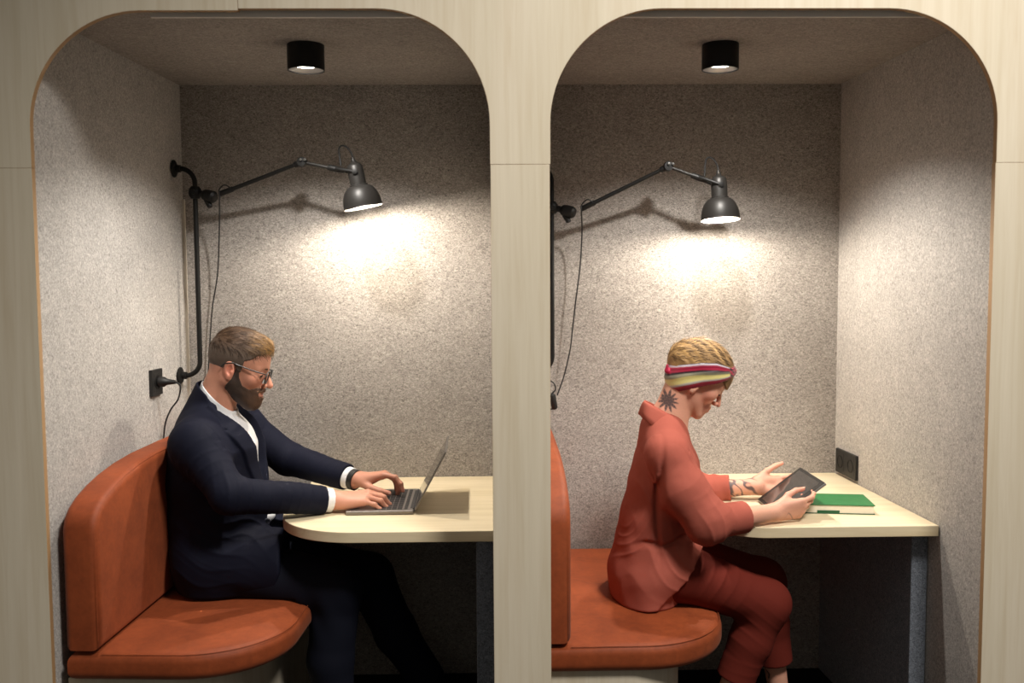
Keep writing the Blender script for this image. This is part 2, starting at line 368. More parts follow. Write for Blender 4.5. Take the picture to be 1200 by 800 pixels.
# ------------------------------------------------------------------ swing-arm wall lamps
def make_lamp(label, flange_top, flange_bot, pole, clamp, elbow, wrist, head, axis, cable, power, extra=None):
    org = Vector(flange_bot)
    t = thing('swing_arm_lamp', label, 'lamp', org, 'black swing-arm wall lamps')
    V = lambda p: Vector(p)
    ft, fb = V(flange_top), V(flange_bot); px, py = pole
    nrm = Vector((1, 0, 0))
    for fl in (ft, fb):
        bm = BM(); lathe(bm, [(0, 0), (.030, 0), (.030, .004), (.026, .007), (.013, .009), (.013, .024), (0, .024)], fl, (1, 0, 0), 28)
        for k in range(3):
            a = k*2*PI/3+.5; lathe(bm, [(0, .009), (.003, .0085), (.0035, .006), (0, .005)], fl+Vector((0, .020*math.cos(a), .020*math.sin(a))), (1, 0, 0), 8)
        finish('flange', bm, M['black_metal'], t, org)
    R = .05
    path = [fb+Vector((.01, 0, 0)), Vector((px-R, py, fb.z))]
    def corner(zc, sg):
        c = Vector((px-R, py, zc+sg*R))
        return [c+Vector((R*math.sin(a), 0, -sg*R*math.cos(a))) for a in [PI/2*k/8 for k in range(1, 9)]]
    path += corner(fb.z, 1)
    low = path[-1]
    tp = corner(ft.z, -1)
    path += [low+(tp[-1]-low)*k/6 for k in range(1, 6)]+tp[::-1]+[Vector((px-R, py, ft.z)), ft+Vector((.01, 0, 0))]
    bm = BM(); tube(bm, path, .0085, 14); finish('wall_pole', bm, M['black_metal'], t, org)
    c, el, wr, hd = V(clamp), V(elbow), V(wrist), V(head)
    pc = Vector((px, py, c.z+.008))
    bm = BM(); lathe(bm, [(0, -.022), (.014, -.021), (.021, -.012), (.023, 0), (.021, .012), (.014, .021), (0, .022)], pc, (0, 0, 1), 24)
    tube(bm, [pc+Vector((0, -.022, 0)), pc+Vector((0, -.034, 0))], .009, 12)
    finish('pole_clamp', bm, M['black_metal'], t, org)
    d = (c-pc).normalized(); dn = Vector((d.x, d.y, -.28)).normalized()
    bm = BM(); lathe(bm, [(0, 0), (.011, .002), (.011, .020), (.019, .028), (.021, .040), (.021, .066), (.014, .074), (0, .075)], pc+d*.014, dn, 24)
    k0 = pc+d*.05+Vector((0, 0, -.022)); tube(bm, [k0, k0+Vector((.012, -.006, -.026))], [.012, .009], 12)
    finish('swivel_joint', bm, M['black_metal'], t, org)
    a1 = (el-c).normalized()
    bm = BM(); tube(bm, [c, c+a1*.05, c+a1*.055, el-a1*.03, el-a1*.028, el-a1*.006], [.0095, .0095, .0072, .0066, .010, .012], 14); finish('lower_arm', bm, M['black_metal'], t, org)
    bm = BM(); lathe(bm, [(0, -.016), (.015, -.015), (.017, -.008), (.017, .008), (.015, .015), (0, .016)], el, (0, 1, 0), 24); finish('elbow_joint', bm, M['black_metal'], t, org)
    bm = BM()
    for q in (-1, 1):
        p = el+Vector((.006+.007*q, -.016, .006)); lathe(bm, [(0, 0), (.0045, 0), (.0045, .006), (0, .0065)], p, (0, -1, 0), 12)
    finish('elbow_bolt', bm, M['chrome'], t, org)
    a2 = (wr-el).normalized(); L2 = (wr-el).length
    bm = BM(); tube(bm, [el+a2*.008, el+a2*.02, wr-a2*.055], [.0075, .0058, .0058], 14); finish('upper_arm', bm, M['shade_metal'], t, org)
    bm = BM(); tube(bm, [wr-a2*.058, wr-a2*.05, wr-a2*.02, wr], [.009, .0105, .0105, .008], 14)
    for q in (-1, 1):
        n = Vector((0, .021*q, 0)); tube(bm, [wr-a2*.03+n*.4, wr-a2*.012+n, hd+Vector((0, .027*q, 0))], .0055, 10)
        lathe(bm, [(0, 0), (.009, 0), (.009, .006), (0, .008)], hd+Vector((0, .026*q, 0)), (0, q, 0), 16)
    finish('fork_bracket', bm, M['black_metal'], t, org)
    ax = V(axis).normalized()                        # points from rim up to the cap
    top = hd+ax*.022
    bm = BM(); lathe(bm, [(0, .028), (.006, .028), (.007, .018), (.012, .010), (.020, .006), (.026, -.002), (.027, -.020), (.027, -.062), (.031, -.064), (.031, -.068), (.027, -.070)], top, ax, 32)
    finish('lamp_socket', bm, M['shade_metal'], t, org)
    s0 = top-ax*.067
    prof = []
    for k in range(13):
        a = PI/2*k/12; prof.append((.027+.0375*math.sin(a)**.8, -.066*(1-math.cos(a))**.85))
    prof = [(.025, .002)]+prof+[(.0648, -.072), (.0655, -.0735), (.0640, -.0735), (.0625, -.066)]
    bm = BM(); lathe(bm, prof, s0, ax, 48); sh = finish('lamp_shade', bm, M['shade_metal'], t, org)
    inner = [(p[0]-.0016, p[1]) for p in prof[1:14]]+[(.0636, -.0725)]
    bm = BM(); lathe(bm, [(0, -.002)]+inner, s0, ax, 48); finish('shade_lining', bm, M['shade_white'], sh, org)
    bc = s0-ax*.030
    bm = BM(); lathe(bm, [(0, .04), (.012, .038), (.013, .022), (.019, .008), (.021, -.004), (.016, -.018), (.008, -.0235), (0, -.025)], bc, ax, 24)
    finish('light_bulb', bm, M['bulb'], t, org)
    # flex over the top of the head, back to the arm
    pth = smooth_path([top+ax*.026, top+ax*.044-a2*.002, top+ax*.060-a2*.014, top+ax*.062-a2*.030, top+ax*.045-a2*.044, hd-a2*.052+Vector((0, 0, .012))])
    bm = BM(); tube(bm, pth, .0030, 8); finish('head_flex', bm, M['cable'], t, org)
    bm = BM(); lp = smooth_path([c+a1*.045+Vector((0, -.008, .004)), c+a1*.022+Vector((0, -.012, .022)), c+Vector((0, -.012, .012)), c+Vector((0, -.010, -.014))]+[V(p) for p in cable])
    tube(bm, lp, .0025, 8)
    if extra: extra(bm)
    finish('power_cable', bm, M['cable'], t, org)
    ld = bpy.data.lights.new('bulb_light', 'POINT'); lo = bpy.data.objects.new('bulb_light', ld); COL.objects.link(lo)
    lo.location = s0-ax*.059; ld.energy = power; ld.color = (1, .90, .76); ld.shadow_soft_size = .017
    return t, org
# left booth
pz = at(231, 300, .884)
make_lamp('black swing-arm wall lamp over the man, left booth', (WLB-.003, .905, 1.849), (WLB-.003, .905, 1.127), (-1.034, .905),
          at(258, 227, .865), at(354, 190, .785), at(404, 200, .765), at(417, 202, .76), (-.19, -.03, .98),
          [at(257, 270, .90), at(255, 320, .93), at(249, 360, .95), at(246, 400, .955), at(244, 440, .96), at(243, 480, .965)], 21)
def inline_switch(bm):
    p = at(648.6, 470, .93); d = Vector((-.18, 0, 1)).normalized()
    tube(bm, [p-d*.03, p-d*.024, p+d*.022, p+d*.028], [.006, .011, .012, .005], 12)
    tube(bm, smooth_path([p+d*.026+Vector((-.003, 0, 0)), at(651, 456, .93), at(649, 449, .93), at(643, 445, .94)]), .0025, 8)
    tube(bm, smooth_path([p-d*.028, Vector((.118, .935, .985)), Vector((.101, .94, .978))]), .0025, 8)
make_lamp('black swing-arm wall lamp over the woman, right booth', (.100, .91, 1.850), (.100, .91, 1.133), (.209, .91),
          at(681, 245, .87), at(783, 195, .79), at(829, 212, .775), at(842.5, 217, .77), (-.03, .10, .99),
          [at(682, 270, .90), at(680, 310, .92), at(675, 350, .925), at(671, 385, .93), at(668, 410, .93), at(661, 440, .93), at(653, 463, .93)], 21, inline_switch)

# ------------------------------------------------------------------ sockets and cord
def wall_xl(y): return XA-.004+(WLB-XA+.004)*(y-Y0)/(YB-Y0)
def socket(name, label, xw, y0, y1, z0, z1, s, wells, grp=None):
    org = (xw(.5*(y0+y1)), .5*(y0+y1), .5*(z0+z1))
    t = thing(name, label, 'socket', org, grp); ang = math.atan2(xw(y1)-xw(y0), y1-y0); t.rotation_euler = (0, 0, -ang)
    hy, hz = .5*(y1-y0), .5*(z1-z0)
    bm = BM(); box(bm, (0 if s > 0 else -.011, -hy, -hz), (.011 if s > 0 else 0, hy, hz)); finish('cover_plate', bm, M['black_plastic'], t, smooth=False, bevel=.002)
    for cy in wells:
        bm = BM(); lathe(bm, [(.023, .0), (.023, .0022), (.020, .0024), (.019, -.004), (0, -.004)], (s*.0105, cy, 0), (s, 0, 0), 28); finish('socket_well', bm, M['black_metal'], t)
        bm = BM(); box(bm, (s*.010-.0016, cy-.030, -.032), (s*.010+.0016, cy+.030, .032)); finish('socket_insert', bm, M['black_plastic'], t, smooth=False, bevel=.001)
    return t
socket('wall_socket', 'black wall socket with a plug in it, beside the lamp pole', wall_xl, .655, .738, 1.084, 1.170, 1, [0])
socket('wall_socket', 'black double wall socket above the right table', xr_right, .785, .955, .752, .838, -1, [-.043, .043])
pl = at(189, 448, .70); yx = .70; xw = wall_xl(yx)
t = thing('power_cord', 'thin dark cord plugged into the wall socket behind the man', 'cord', (xw+.014, yx, 1.128))
bm = BM(); lathe(bm, [(0, 0), (.017, 0), (.017, .018), (.011, .026), (.008, .045), (.006, .056), (0, .057)], (xw+.0140, yx, 1.128), (1, -.05, -.02), 20); finish('plug', bm, M['black_plastic'], t, (xw+.014, yx, 1.128))
s = Vector((xw+.066, yx-.003, 1.127))
bm = BM(); tube(bm, smooth_path([s, s+Vector((.018, 0, -.012)), at(209, 467, .70), at(200, 480, .705), at(194, 495, .71), at(192, 511, .72), at(191, 530, .74)]), .0028, 8)
finish('cord', bm, M['cable'], t, (xw+.014, yx, 1.128))

# ------------------------------------------------------------------ laptop
def make_laptop():
    o = Vector((-.457, .430, .7402))
    t = thing('laptop', 'open grey laptop on the left table, under the man\'s hands', 'laptop', o)
    W, D, H = .304, .208, .0125                      # W along y, D along x
    rot = Matrix.Rotation(math.radians(-1), 4, 'Z'); t.rotation_euler = (0, 0, math.radians(1.0))
    bm = BM(); box(bm, (0, 0, .001), (D, W, H)); base = finish('base', bm, M['lap_grey'], t, smooth=False, bevel=.003)
    bm = BM(); box(bm, (.088, .016, H-.0005), (.190, W-.016, H+.0004)); finish('keyboard_well', bm, M['lap_grey'], base, smooth=False)
    bm = BM()
    for rw in range(6):
        x1 = .188-rw*.0168; d = .0145 if rw else .010; nk = 14 if rw < 5 else 9; w = (W-.036)/nk
        y = .018
        for k in range(nk):
            ww = w if not (rw == 5 and k == 4) else w
            box(bm, (x1-d, y+.0010, H), (x1, y+ww-.0010, H+.0016)); y += ww
    finish('keyboard', bm, M['key'], base, smooth=False)
    bm = BM(); box(bm, (.012, .100, H-.0004), (.080, .204, H+.0004)); finish('trackpad', bm, M['lap_grey'], base, smooth=False)
    bm = BM(); box(bm, (.196, .03, H-.001), (.2035, W-.03, H+.0006)); finish('vent_strip', bm, M['key'], base, smooth=False)
    bm = BM(); tube(bm, [(D-.001, .02, H-.003), (D-.001, W-.02, H-.003)], .0052, 14); finish('hinge', bm, M['key'], t)
    a = math.radians(61.5); dx, dz = math.cos(a), math.sin(a); nx, nz = -dz, dx      # n faces the typist
    def pt(s, y, q): return (D+dx*s+nx*q, y, H-.002+dz*s+nz*q)
    def slab(bm, s0, s1, y0, y1, q0, q1):
        vs = [bm.verts.new(pt(s, y, q)) for s in (s0, s1) for y in (y0, y1) for q in (q0, q1)]
        for f in ((0, 1, 3, 2), (4, 6, 7, 5), (0, 4, 5, 1), (2, 3, 7, 6), (0, 2, 6, 4), (1, 5, 7, 3)): bm.faces.new([vs[i] for i in f])
    bm = BM(); slab(bm, .004, .208, 0, W, -.005, 0); lid = finish('lid', bm, M['lap_grey'], t, smooth=False, bevel=.0018)
    bm = BM(); slab(bm, .014, .203, .006, W-.006, 0, .0006); finish('screen', bm, M['screen'], lid, smooth=False)
make_laptop()

# ------------------------------------------------------------------ notebook
def make_notebook():
    a = math.radians(-11); o = Vector((.944, .397, .7402))
    t = thing('notebook', 'thick green notebook with pale page edges lying on the right table', 'notebook', o); t.rotation_euler = (0, 0, a+math.radians(3))
    W, D = .212, .146
    bm = BM(); box(bm, (0, 0, 0), (W, D, .0022)); finish('back_cover', bm, M['green_dark'], t, smooth=False, bevel=.0008)
    bm = BM(); box(bm, (.002, .002, .0022), (W-.003, D-.004, .0262)); finish('page_block', bm, M['paper'], t, smooth=False, bevel=.001)
    bm = BM(); box(bm, (0, -.001, .0262), (W, D, .0296)); finish('front_cover', bm, M['green'], t, smooth=False, bevel=.0012)
    bm = BM(); box(bm, (.042, .0008, .0005), (.108, .0022, .0105)); finish('edge_band', bm, M['green_dark'], t, smooth=False)
make_notebook()

# ------------------------------------------------------------------ tablet
def make_tablet():
    yc = .434; W, Hh, T = .226, .172, .0085
    b = at(888, 588, .545); o = Vector((b[0], yc, .748))
    t = thing('tablet', 'black tablet held tilted in the woman\'s hands above the right table', 'tablet', o)
    an = math.radians(37); t.rotation_euler = (0, -an, math.radians(0))
    bm = BM(); box(bm, (0, -W/2, -T), (Hh, W/2, 0)); body = finish('tablet_body', bm, M['alu'], t, smooth=False, bevel=.003)
    bm = BM(); box(bm, (.001, -W/2+.001, -.0002), (Hh-.001, W/2-.001, .0012)); g = finish('bezel', bm, M['black_plastic'], t, smooth=False, bevel=.0005)
    bm = BM(); box(bm, (.011, -W/2+.020, .0010), (Hh-.011, W/2-.020, .0016)); finish('screen', bm, M['tablet_glass'], t, smooth=False)
    return t
make_tablet()

# ------------------------------------------------------------------ stand-in light for the open office outside the booths
def area(name, loc, tgt, sx, sy, e, col):
    ld = bpy.data.lights.new(name, 'AREA'); ld.shape = 'RECTANGLE'; ld.size, ld.size_y = sx, sy; ld.energy = e; ld.color = col
    lo = bpy.data.objects.new(name, ld); COL.objects.link(lo); lo.location = loc
    lo.rotation_euler = (Vector(tgt)-Vector(loc)).to_track_quat('-Z', 'Y').to_euler(); return lo
ld = bpy.data.lights.new('unseen_office_spot', 'SPOT'); lo = bpy.data.objects.new('unseen_office_spot', ld); COL.objects.link(lo)  # unseen spot, added to light the front wall and booths from the office side
lo.location = (1.55, -2.1, 4.3); lo.rotation_euler = (Vector((.50, 0, .80))-lo.location).to_track_quat('-Z', 'Y').to_euler()
ld.energy = 770; ld.color = (1, .95, .88); ld.spot_size = math.radians(72); ld.spot_blend = 1.0; ld.shadow_soft_size = .40
w = bpy.data.worlds.new('world'); SC.world = w; w.use_nodes = True
w.node_tree.nodes['Background'].inputs['Color'].default_value = (1, .925, .81, 1); w.node_tree.nodes['Background'].inputs['Strength'].default_value = .145
SC.view_settings.view_transform = 'Standard'; SC.view_settings.look = 'None'; SC.view_settings.exposure = 0; SC.view_settings.gamma = 1
SC.view_settings.use_curve_mapping = False

# ================================================================== sculpting helpers (implicit surfaces -> one mesh)
V3 = lambda *a: np.array(a, float)
def rot_y(a):
    c, s = math.cos(a), math.sin(a); return np.array([[c, 0, s], [0, 1, 0], [-s, 0, c]])
def rot_z(a):
    c, s = math.cos(a), math.sin(a); return np.array([[c, -s, 0], [s, c, 0], [0, 0, 1]])
def rot_x(a):
    c, s = math.cos(a), math.sin(a); return np.array([[1, 0, 0], [0, c, -s], [0, s, c]])
def cone(a, b, ra, rb):
    a = np.array(a, float); b = np.array(b, float); ba = b-a; L2 = max(1e-9, ba@ba)
    def f(P):
        q = P-a; h = np.clip((q@ba)/L2, 0, 1)
        return np.sqrt(((q-h[..., None]*ba)**2).sum(-1))-(ra+(rb-ra)*h)
    return f
def ball(c, r):
    c = np.array(c, float)
    return lambda P: np.sqrt(((P-c)**2).sum(-1))-r
def ell(c, r, R=None):
    c = np.array(c, float); r = np.array(r, float)
    def f(P):
        q = P-c
        if R is not None: q = q@R
        k0 = np.sqrt(((q/r)**2).sum(-1)); k1 = np.sqrt(((q/(r*r))**2).sum(-1))+1e-9
        return k0*(k0-1)/k1
    return f
def bx(c, h, R=None, rnd=0.0):
    c = np.array(c, float); h = np.array(h, float)-rnd
    def f(P):
        q = P-c
        if R is not None: q = q@R
        d = np.abs(q)-h
        return np.sqrt((np.maximum(d, 0)**2).sum(-1))+np.minimum(d.max(-1), 0)-rnd
    return f
def loft(secs, lat=(0, 1, 0)):
    """secs: (centre, half width along lat, half depth) ; elliptical tube along the centres"""
    C = [np.array(s[0], float) for s in secs]; W = [s[1] for s in secs]; D = [s[2] for s in secs]; u = np.array(lat, float)
    def f(P):
        best = None
        for i in range(len(C)-1):
            a, b = C[i], C[i+1]; ba = b-a
            h = np.clip(((P-a)@ba)/(ba@ba), 0, 1)
            q = P-a-h[..., None]*ba
            hs = h*h*(3-2*h)*.5+h*.5
            w = W[i]+(W[i+1]-W[i])*hs; d = D[i]+(D[i+1]-D[i])*hs
            l = q@u; r2 = np.maximum((q*q).sum(-1)-l*l, 0); r = np.sqrt(r2)
            k0 = np.sqrt((l/w)**2+(r/d)**2); k1 = np.sqrt((l/(w*w))**2+(r/(d*d))**2)+1e-9
            v = k0*(k0-1)/k1
            best = v if best is None else smin(best, v, .012)
        return best
    return f
def smin(a, b, k):
    if k <= 0: return np.minimum(a, b)
    h = np.clip(.5+.5*(b-a)/k, 0, 1)
    return b+(a-b)*h-k*h*(1-h)
def poly(pts, axes=(0, 2), third=None):
    """extruded 2D polygon in the plane of axes; third=(axis, lo, hi)"""
    Q = np.array(pts, float)
    def f(P):
        p = P[..., list(axes)]; d = np.full(p.shape[:-1], 1e9); s = np.ones(p.shape[:-1])
        n = len(Q); j = n-1
        for i in range(n):
            e = Q[j]-Q[i]; w = p-Q[i]
            t = np.clip((w@e)/(e@e), 0, 1); b = w-t[..., None]*e
            d = np.minimum(d, (b*b).sum(-1))
            c1 = p[..., 1] >= Q[i][1]; c2 = p[..., 1] < Q[j][1]; c3 = e[0]*w[..., 1] > e[1]*w[..., 0]
            fl = (c1 & c2 & c3) | (~c1 & ~c2 & ~c3)
            s = np.where(fl, -s, s); j = i
        d = s*np.sqrt(d)
        if third:
            z = P[..., third[0]]; d = np.maximum(d, np.maximum(third[1]-z, z-third[2]))
        return d
    return f
def xf(f, O, R, s=1.0):
    """f given in local coordinates (x forward, y left, z up); placed at O with rotation R and scale s"""
    O = np.array(O, float)
    return lambda P: f(((P-O)@R)/s)*s
class Sdf:
    def __init__(s): s.ops = []
    def add(s, f, k=.012): s.ops.append(('a', f, k)); return s
    def sub(s, f, k=.008): s.ops.append(('s', f, k)); return s
    def cut(s, f, k=.004): s.ops.append(('i', f, k)); return s
    def disp(s, f): s.ops.append(('d', f, 0)); return s
    def __call__(s, P): return s.ev(P)
    def ev(s, P):
        d = np.full(P.shape[:-1], 1e3)
        for t, f, k in s.ops:
            if t == 'a': d = smin(d, f(P), k)
            elif t == 's': d = -smin(-d, f(P), k)
            elif t == 'i': d = -smin(-d, -f(P), k)
            else: d = d+f(P)
        return d
    def ev_blocks(s, B, ctr, rad):
        """B (nb,m,3)"""
        d = np.full(B.shape[:-1], 1e3, np.float64)
        for t, f, k in s.ops:
            if t == 'd': d = d+f(B); continue
            fc = f(ctr)
            if t == 'a': m = fc < 1.6*rad+k+.01
            elif t == 's': m = fc < 1.6*rad+k+.01
            else: m = fc > -(1.6*rad+k+.01)
            if not m.any(): continue
            v = f(B[m])
            if t == 'a': d[m] = smin(d[m], v, k)
            elif t == 's': d[m] = -smin(-d[m], v, k)
            else: d[m] = -smin(-d[m], -v, k)
        return d
def extract(S, lo, hi, h):
    lo = np.array(lo, float); hi = np.array(hi, float)
    nb = np.ceil((hi-lo)/(8*h)).astype(int); n = nb*8
    gi = np.stack(np.meshgrid(*[np.arange(k) for k in nb], indexing='ij'), -1).reshape(-1, 3)
    ctr = lo+(gi*8+3.5)*h; rad = 8*h*.87
    vc = S.ev(ctr)
    act = np.abs(vc) < rad*1.5+.012
    Vv = np.empty((nb[0], 8, nb[1], 8, nb[2], 8), np.float32)
    Vv[:] = vc.reshape(nb[0], 1, nb[1], 1, nb[2], 1)
    off = np.stack(np.meshgrid(np.arange(8), np.arange(8), np.arange(8), indexing='ij'), -1).reshape(-1, 3)
    ai = np.where(act)[0]
    for c0 in range(0, len(ai), 1500):
        ii = ai[c0:c0+1500]; base = gi[ii]
        B = lo+(base[:, None, :]*8+off[None])*h
        d = S.ev_blocks(B, ctr[ii], rad).astype(np.float32).reshape(-1, 8, 8, 8)
        Vv[base[:, 0], :, base[:, 1], :, base[:, 2], :] = d
    Vv = Vv.reshape(n)
    ins = Vv < 0
    cnt = np.zeros(n-1, np.int8)
    for a in (0, 1):
        for b in (0, 1):
            for c in (0, 1): cnt += ins[a:n[0]-1+a, b:n[1]-1+b, c:n[2]-1+c]
    ci = np.argwhere((cnt > 0) & (cnt < 8)); del cnt
    idx = np.full(n-1, -1, np.int32); idx[ci[:, 0], ci[:, 1], ci[:, 2]] = np.arange(len(ci))
    acc = np.zeros((len(ci), 3)); w = np.zeros(len(ci))
    cor = [(a, b, c) for a in (0, 1) for b in (0, 1) for c in (0, 1)]
    val = {k: Vv[ci[:, 0]+k[0], ci[:, 1]+k[1], ci[:, 2]+k[2]].astype(float) for k in cor}
    for k in cor:
        for ax in range(3):
            if k[ax]: continue
            k2 = list(k); k2[ax] = 1; k2 = tuple(k2); a, b = val[k], val[k2]
            m = (a < 0) != (b < 0)
            t = np.where(m, a/np.where(m, a-b, 1), 0)
            p = np.tile(np.array(k, float), (len(ci), 1)); p[:, ax] += t
            acc[m] += p[m]; w[m] += 1
    verts = lo+(ci+acc/w[:, None])*h
    quads = []
    for ax in range(3):
        o1, o2 = [(1, 2), (2, 0), (0, 1)][ax]
        sl0 = [slice(1, n[i]-1) for i in range(3)]; sl1 = list(sl0)
        sl0[ax] = slice(0, n[ax]-1); sl1[ax] = slice(1, n[ax])
        A = ins[tuple(sl0)]; B = ins[tuple(sl1)]
        e = np.argwhere(A != B)
        if not len(e): continue
        st = A[e[:, 0], e[:, 1], e[:, 2]]
        e = e+1; e[:, ax] -= 1
        def cell(d1, d2):
            q = e.copy(); q[:, o1] -= d1; q[:, o2] -= d2
            return idx[q[:, 0], q[:, 1], q[:, 2]]
        q = np.stack([cell(1, 1), cell(0, 1), cell(0, 0), cell(1, 0)], 1)
        q[~st] = q[~st][:, ::-1]
        quads.append(q)
    quads = np.concatenate(quads); quads = quads[(quads >= 0).all(1)]
    return verts, quads
def sculpt(name, S, lo, hi, h, mat, parent=None, origin=(0, 0, 0), color=None, relax=1):
    v, q = extract(S, lo, hi, h)
    # one light relaxation pass
    for _ in range(relax):
        acc = np.zeros_like(v); c = np.zeros(len(v))
        for i in range(4):
            a, b = q[:, i], q[:, (i+1) % 4]
            np.add.at(acc, a, v[b]); np.add.at(c, a, 1); np.add.at(acc, b, v[a]); np.add.at(c, b, 1)
        v = v*.5+.5*acc/np.maximum(c, 1)[:, None]
    me = bpy.data.meshes.new(name)
    me.vertices.add(len(v)); me.vertices.foreach_set('co', (v-np.array(origin)).astype(np.float32).ravel())
    me.loops.add(q.size); me.loops.foreach_set('vertex_index', q.astype(np.int32).ravel())
    me.polygons.add(len(q)); me.polygons.foreach_set('loop_start', np.arange(0, q.size, 4, dtype=np.int32))
    me.polygons.foreach_set('use_smooth', np.ones(len(q), bool))
    me.update(calc_edges=True); me.validate()
    if color is not None:
        col = color(v); a = me.color_attributes.new('Col', 'FLOAT_COLOR', 'POINT')
        rgba = np.ones((len(v), 4), np.float32); rgba[:, :3] = col; a.data.foreach_set('color', rgba.ravel())
    me.materials.append(mat)
    ob = bpy.data.objects.new(name, me); COL.objects.link(ob)
    if parent is not None: ob.parent = parent
    else: ob.location = origin
    return ob
def lin(r, g, b): return np.array(srgb(r, g, b)[:3])
def near(c, r):
    c = np.array(c, float); return lambda P: np.exp(-((P-c)**2).sum(-1)/(r*r))
def ridged(seed, freq, axis, warp=.35):
    """sharp cloth creases running across axis"""
    ax = np.array(axis, float)/np.linalg.norm(axis); w = waves(seed, 22, 5); w2 = waves(seed+50, 14, 4)
    def f(P):
        t = P@ax; r = 1-np.abs(np.sin(.5*freq*t+warp*8*w(P)))
        return (r*r-.35)*(.6+.6*w2(P))
    return f
def waves(seed, freq, n=5, aniso=(1, 1, 1)):
    rg = np.random.RandomState(seed); K = rg.normal(size=(n, 3))*np.array(aniso); K = K/np.sqrt((K**2).sum(1))[:, None]*freq*rg.uniform(.6, 1.5, (n, 1)); ph = rg.uniform(0, 6.28, n)
    def f(P):
        s = 0
        for k, p in zip(K, ph): s = s+np.sin(P@k+p)
        return s/n
    return f
def frame(fwd, up):
    f = np.array(fwd, float); f /= np.linalg.norm(f); u = np.array(up, float); u -= f*(u@f); u /= np.linalg.norm(u)
    return np.stack([f, np.cross(u, f), u], 1)          # columns: forward, left, up

# ------------------------------------------------------------------ head (local: x forward, y left, z up; chin about -.117, crown about .122)
def head_sdf(fem=False, ears=True):
    S = Sdf()
    S.add(ell((-.010, 0, .036), (.098, .075, .086)), 0)
    S.add(ell((.026, 0, .040), (.063, .064, .062)), .03)
    S.add(ell((.026, 0, -.026), (.060, .055, .074)), .03)
    jw = .046 if fem else .052; jr = .020 if fem else .025
    for s in (-1, 1):
        S.add(cone((-.012, s*jw, -.042), (.062, s*.013, -.096), jr, .016 if fem else .020), .022)
        S.add(ball((.056, s*.043, -.022), .020), .022)
    S.add(ball((.074, 0, -.099), .0165 if fem else .021), .014)
    for s in (-1, 1):
        S.add(cone((.084, s*.012, .019), (.066, s*.046, .017), .007 if fem else .0105, .008), .014)
        S.sub(ball((.103, s*.034, .002), .0185 if not fem else .0165), .016)
        S.add(ell((.0715 if fem else .0745, s*.0325, .0), (.0125, .0165, .0105)), .005)
    S.add(cone((.089, 0, .010), (.1115 if fem else .1145, 0, -.032), .0065, .0085 if fem else .0112), .009)
    for s in (-1, 1): S.add(ball((.099, s*.0115, -.036), .0078 if fem else .0092), .005)
    lx = -.005 if fem else 0
    S.add(ell((.083+lx, 0, -.066), (.017, .027, .022)), .016)
    S.add(ell((.0950+lx, 0, -.0608), (.0085, .019, .0055)), .006)
    S.add(ell((.0940+lx, 0, -.0712), (.0080, .017, .0058)), .006)
    S.sub(ell((.104+lx, 0, -.0660), (.012, .023, .0012)), .003)
    Re = rot_y(math.radians(-12))
    for s in ((-1, 1) if ears else ()):
        c = V3(-.016, s*(.070 if fem else .076), -.024 if fem else -.008)
        S.add(ell(c, (.0185, .0085, .031), rot_z(s*.28)@Re), .005)
        S.sub(ell(c+V3(.003, s*.0085, .003), (.0105, .0078, .018), rot_z(s*.28)@Re), .003); S.add(ell(c+V3(.010, s*.004, -.004), (.004, .006, .007)), .003)
        S.add(ell(c+V3(.006, s*.002, -.024), (.009, .006, .010)), .004)
    return S

# ------------------------------------------------------------------ hand
def add_hand(S, wrist, F, N, side, scale=1.0, curls=None, thumb=None, spread=1.0, slim=1.0, k=.005):
    """F: wrist->knuckles, N: back of the hand, side +1 = thumb on the left of F seen with N up. returns finger tips"""
    R = frame(F, N); Fv, Lv, Nv = R[:, 0], R[:, 1]*side, R[:, 2]; w = np.array(wrist, float)
    P = lambda f, l, n: w+scale*(Fv*f+Lv*l+Nv*n)
    r = lambda q: q*scale*slim
    mc = [(.094, .027, 0), (.097, .009, .002), (.092, -.010, .001), (.082, -.027, -.003)]
    # palm: four metacarpals blended + heel pads
    for f, l, n in mc: S.add(cone(P(.012, l*.55, -.002), P(f, l, n-.004), r(.0155), r(.0115)), .014)
    S.add(ell(P(.040, .020, -.010), V3(.032, .017, .014)*scale, R), .014)
    S.add(ell(P(.038, -.020, -.010), V3(.032, .014, .012)*scale, R), .014)
    seg = [(.042, .026, .022), (.046, .029, .023), (.042, .027, .022), (.033, .021, .020)]
    rad = [(.0092, .0083, .0076, .0062), (.0094, .0085, .0077, .0063), (.0088, .0080, .0073, .006), (.0080, .0071, .0064, .0054)]
    curls = curls or [(25, 35, 20)]*4; tips = []
    sp = [.09*spread, .02*spread, -.06*spread, -.15*spread]
    for i in range(4):
        p = P(*mc[i]); d = Fv*math.cos(sp[i])+Lv*math.sin(sp[i]); n = Nv.copy()
        for j in range(3):
            a = math.radians(curls[i][j]); d2 = d*math.cos(a)-n*math.sin(a); n = n*math.cos(a)+d*math.sin(a); d = d2
            q = p+d*seg[i][j]*scale
            S.add(cone(p, q, r(rad[i][j]), r(rad[i][j+1])), .003 if j or True else k)
            if j < 2: S.add(ball(q+n*.001, r(rad[i][j+1]*1.05)), .003)
            p = q
        tips.append((p, d, n, r(rad[i][3])))
    th = thumb or ((.75, .60, -.25), (.90, .40, -.15), (.95, .25, -.1))
    p = P(.020, .022, -.008); ls = (.045, .034, .028); rs = (.0150, .0112, .0096, .0074)
    for j in range(3):
        d = th[j][0]*Fv+th[j][1]*Lv+th[j][2]*Nv; d /= np.linalg.norm(d); q = p+d*ls[j]*scale
        S.add(cone(p, q, r(rs[j]), r(rs[j+1])), .008 if j == 0 else .004); p = q
    tips.append((p, d, Lv, r(rs[3])))
    return tips
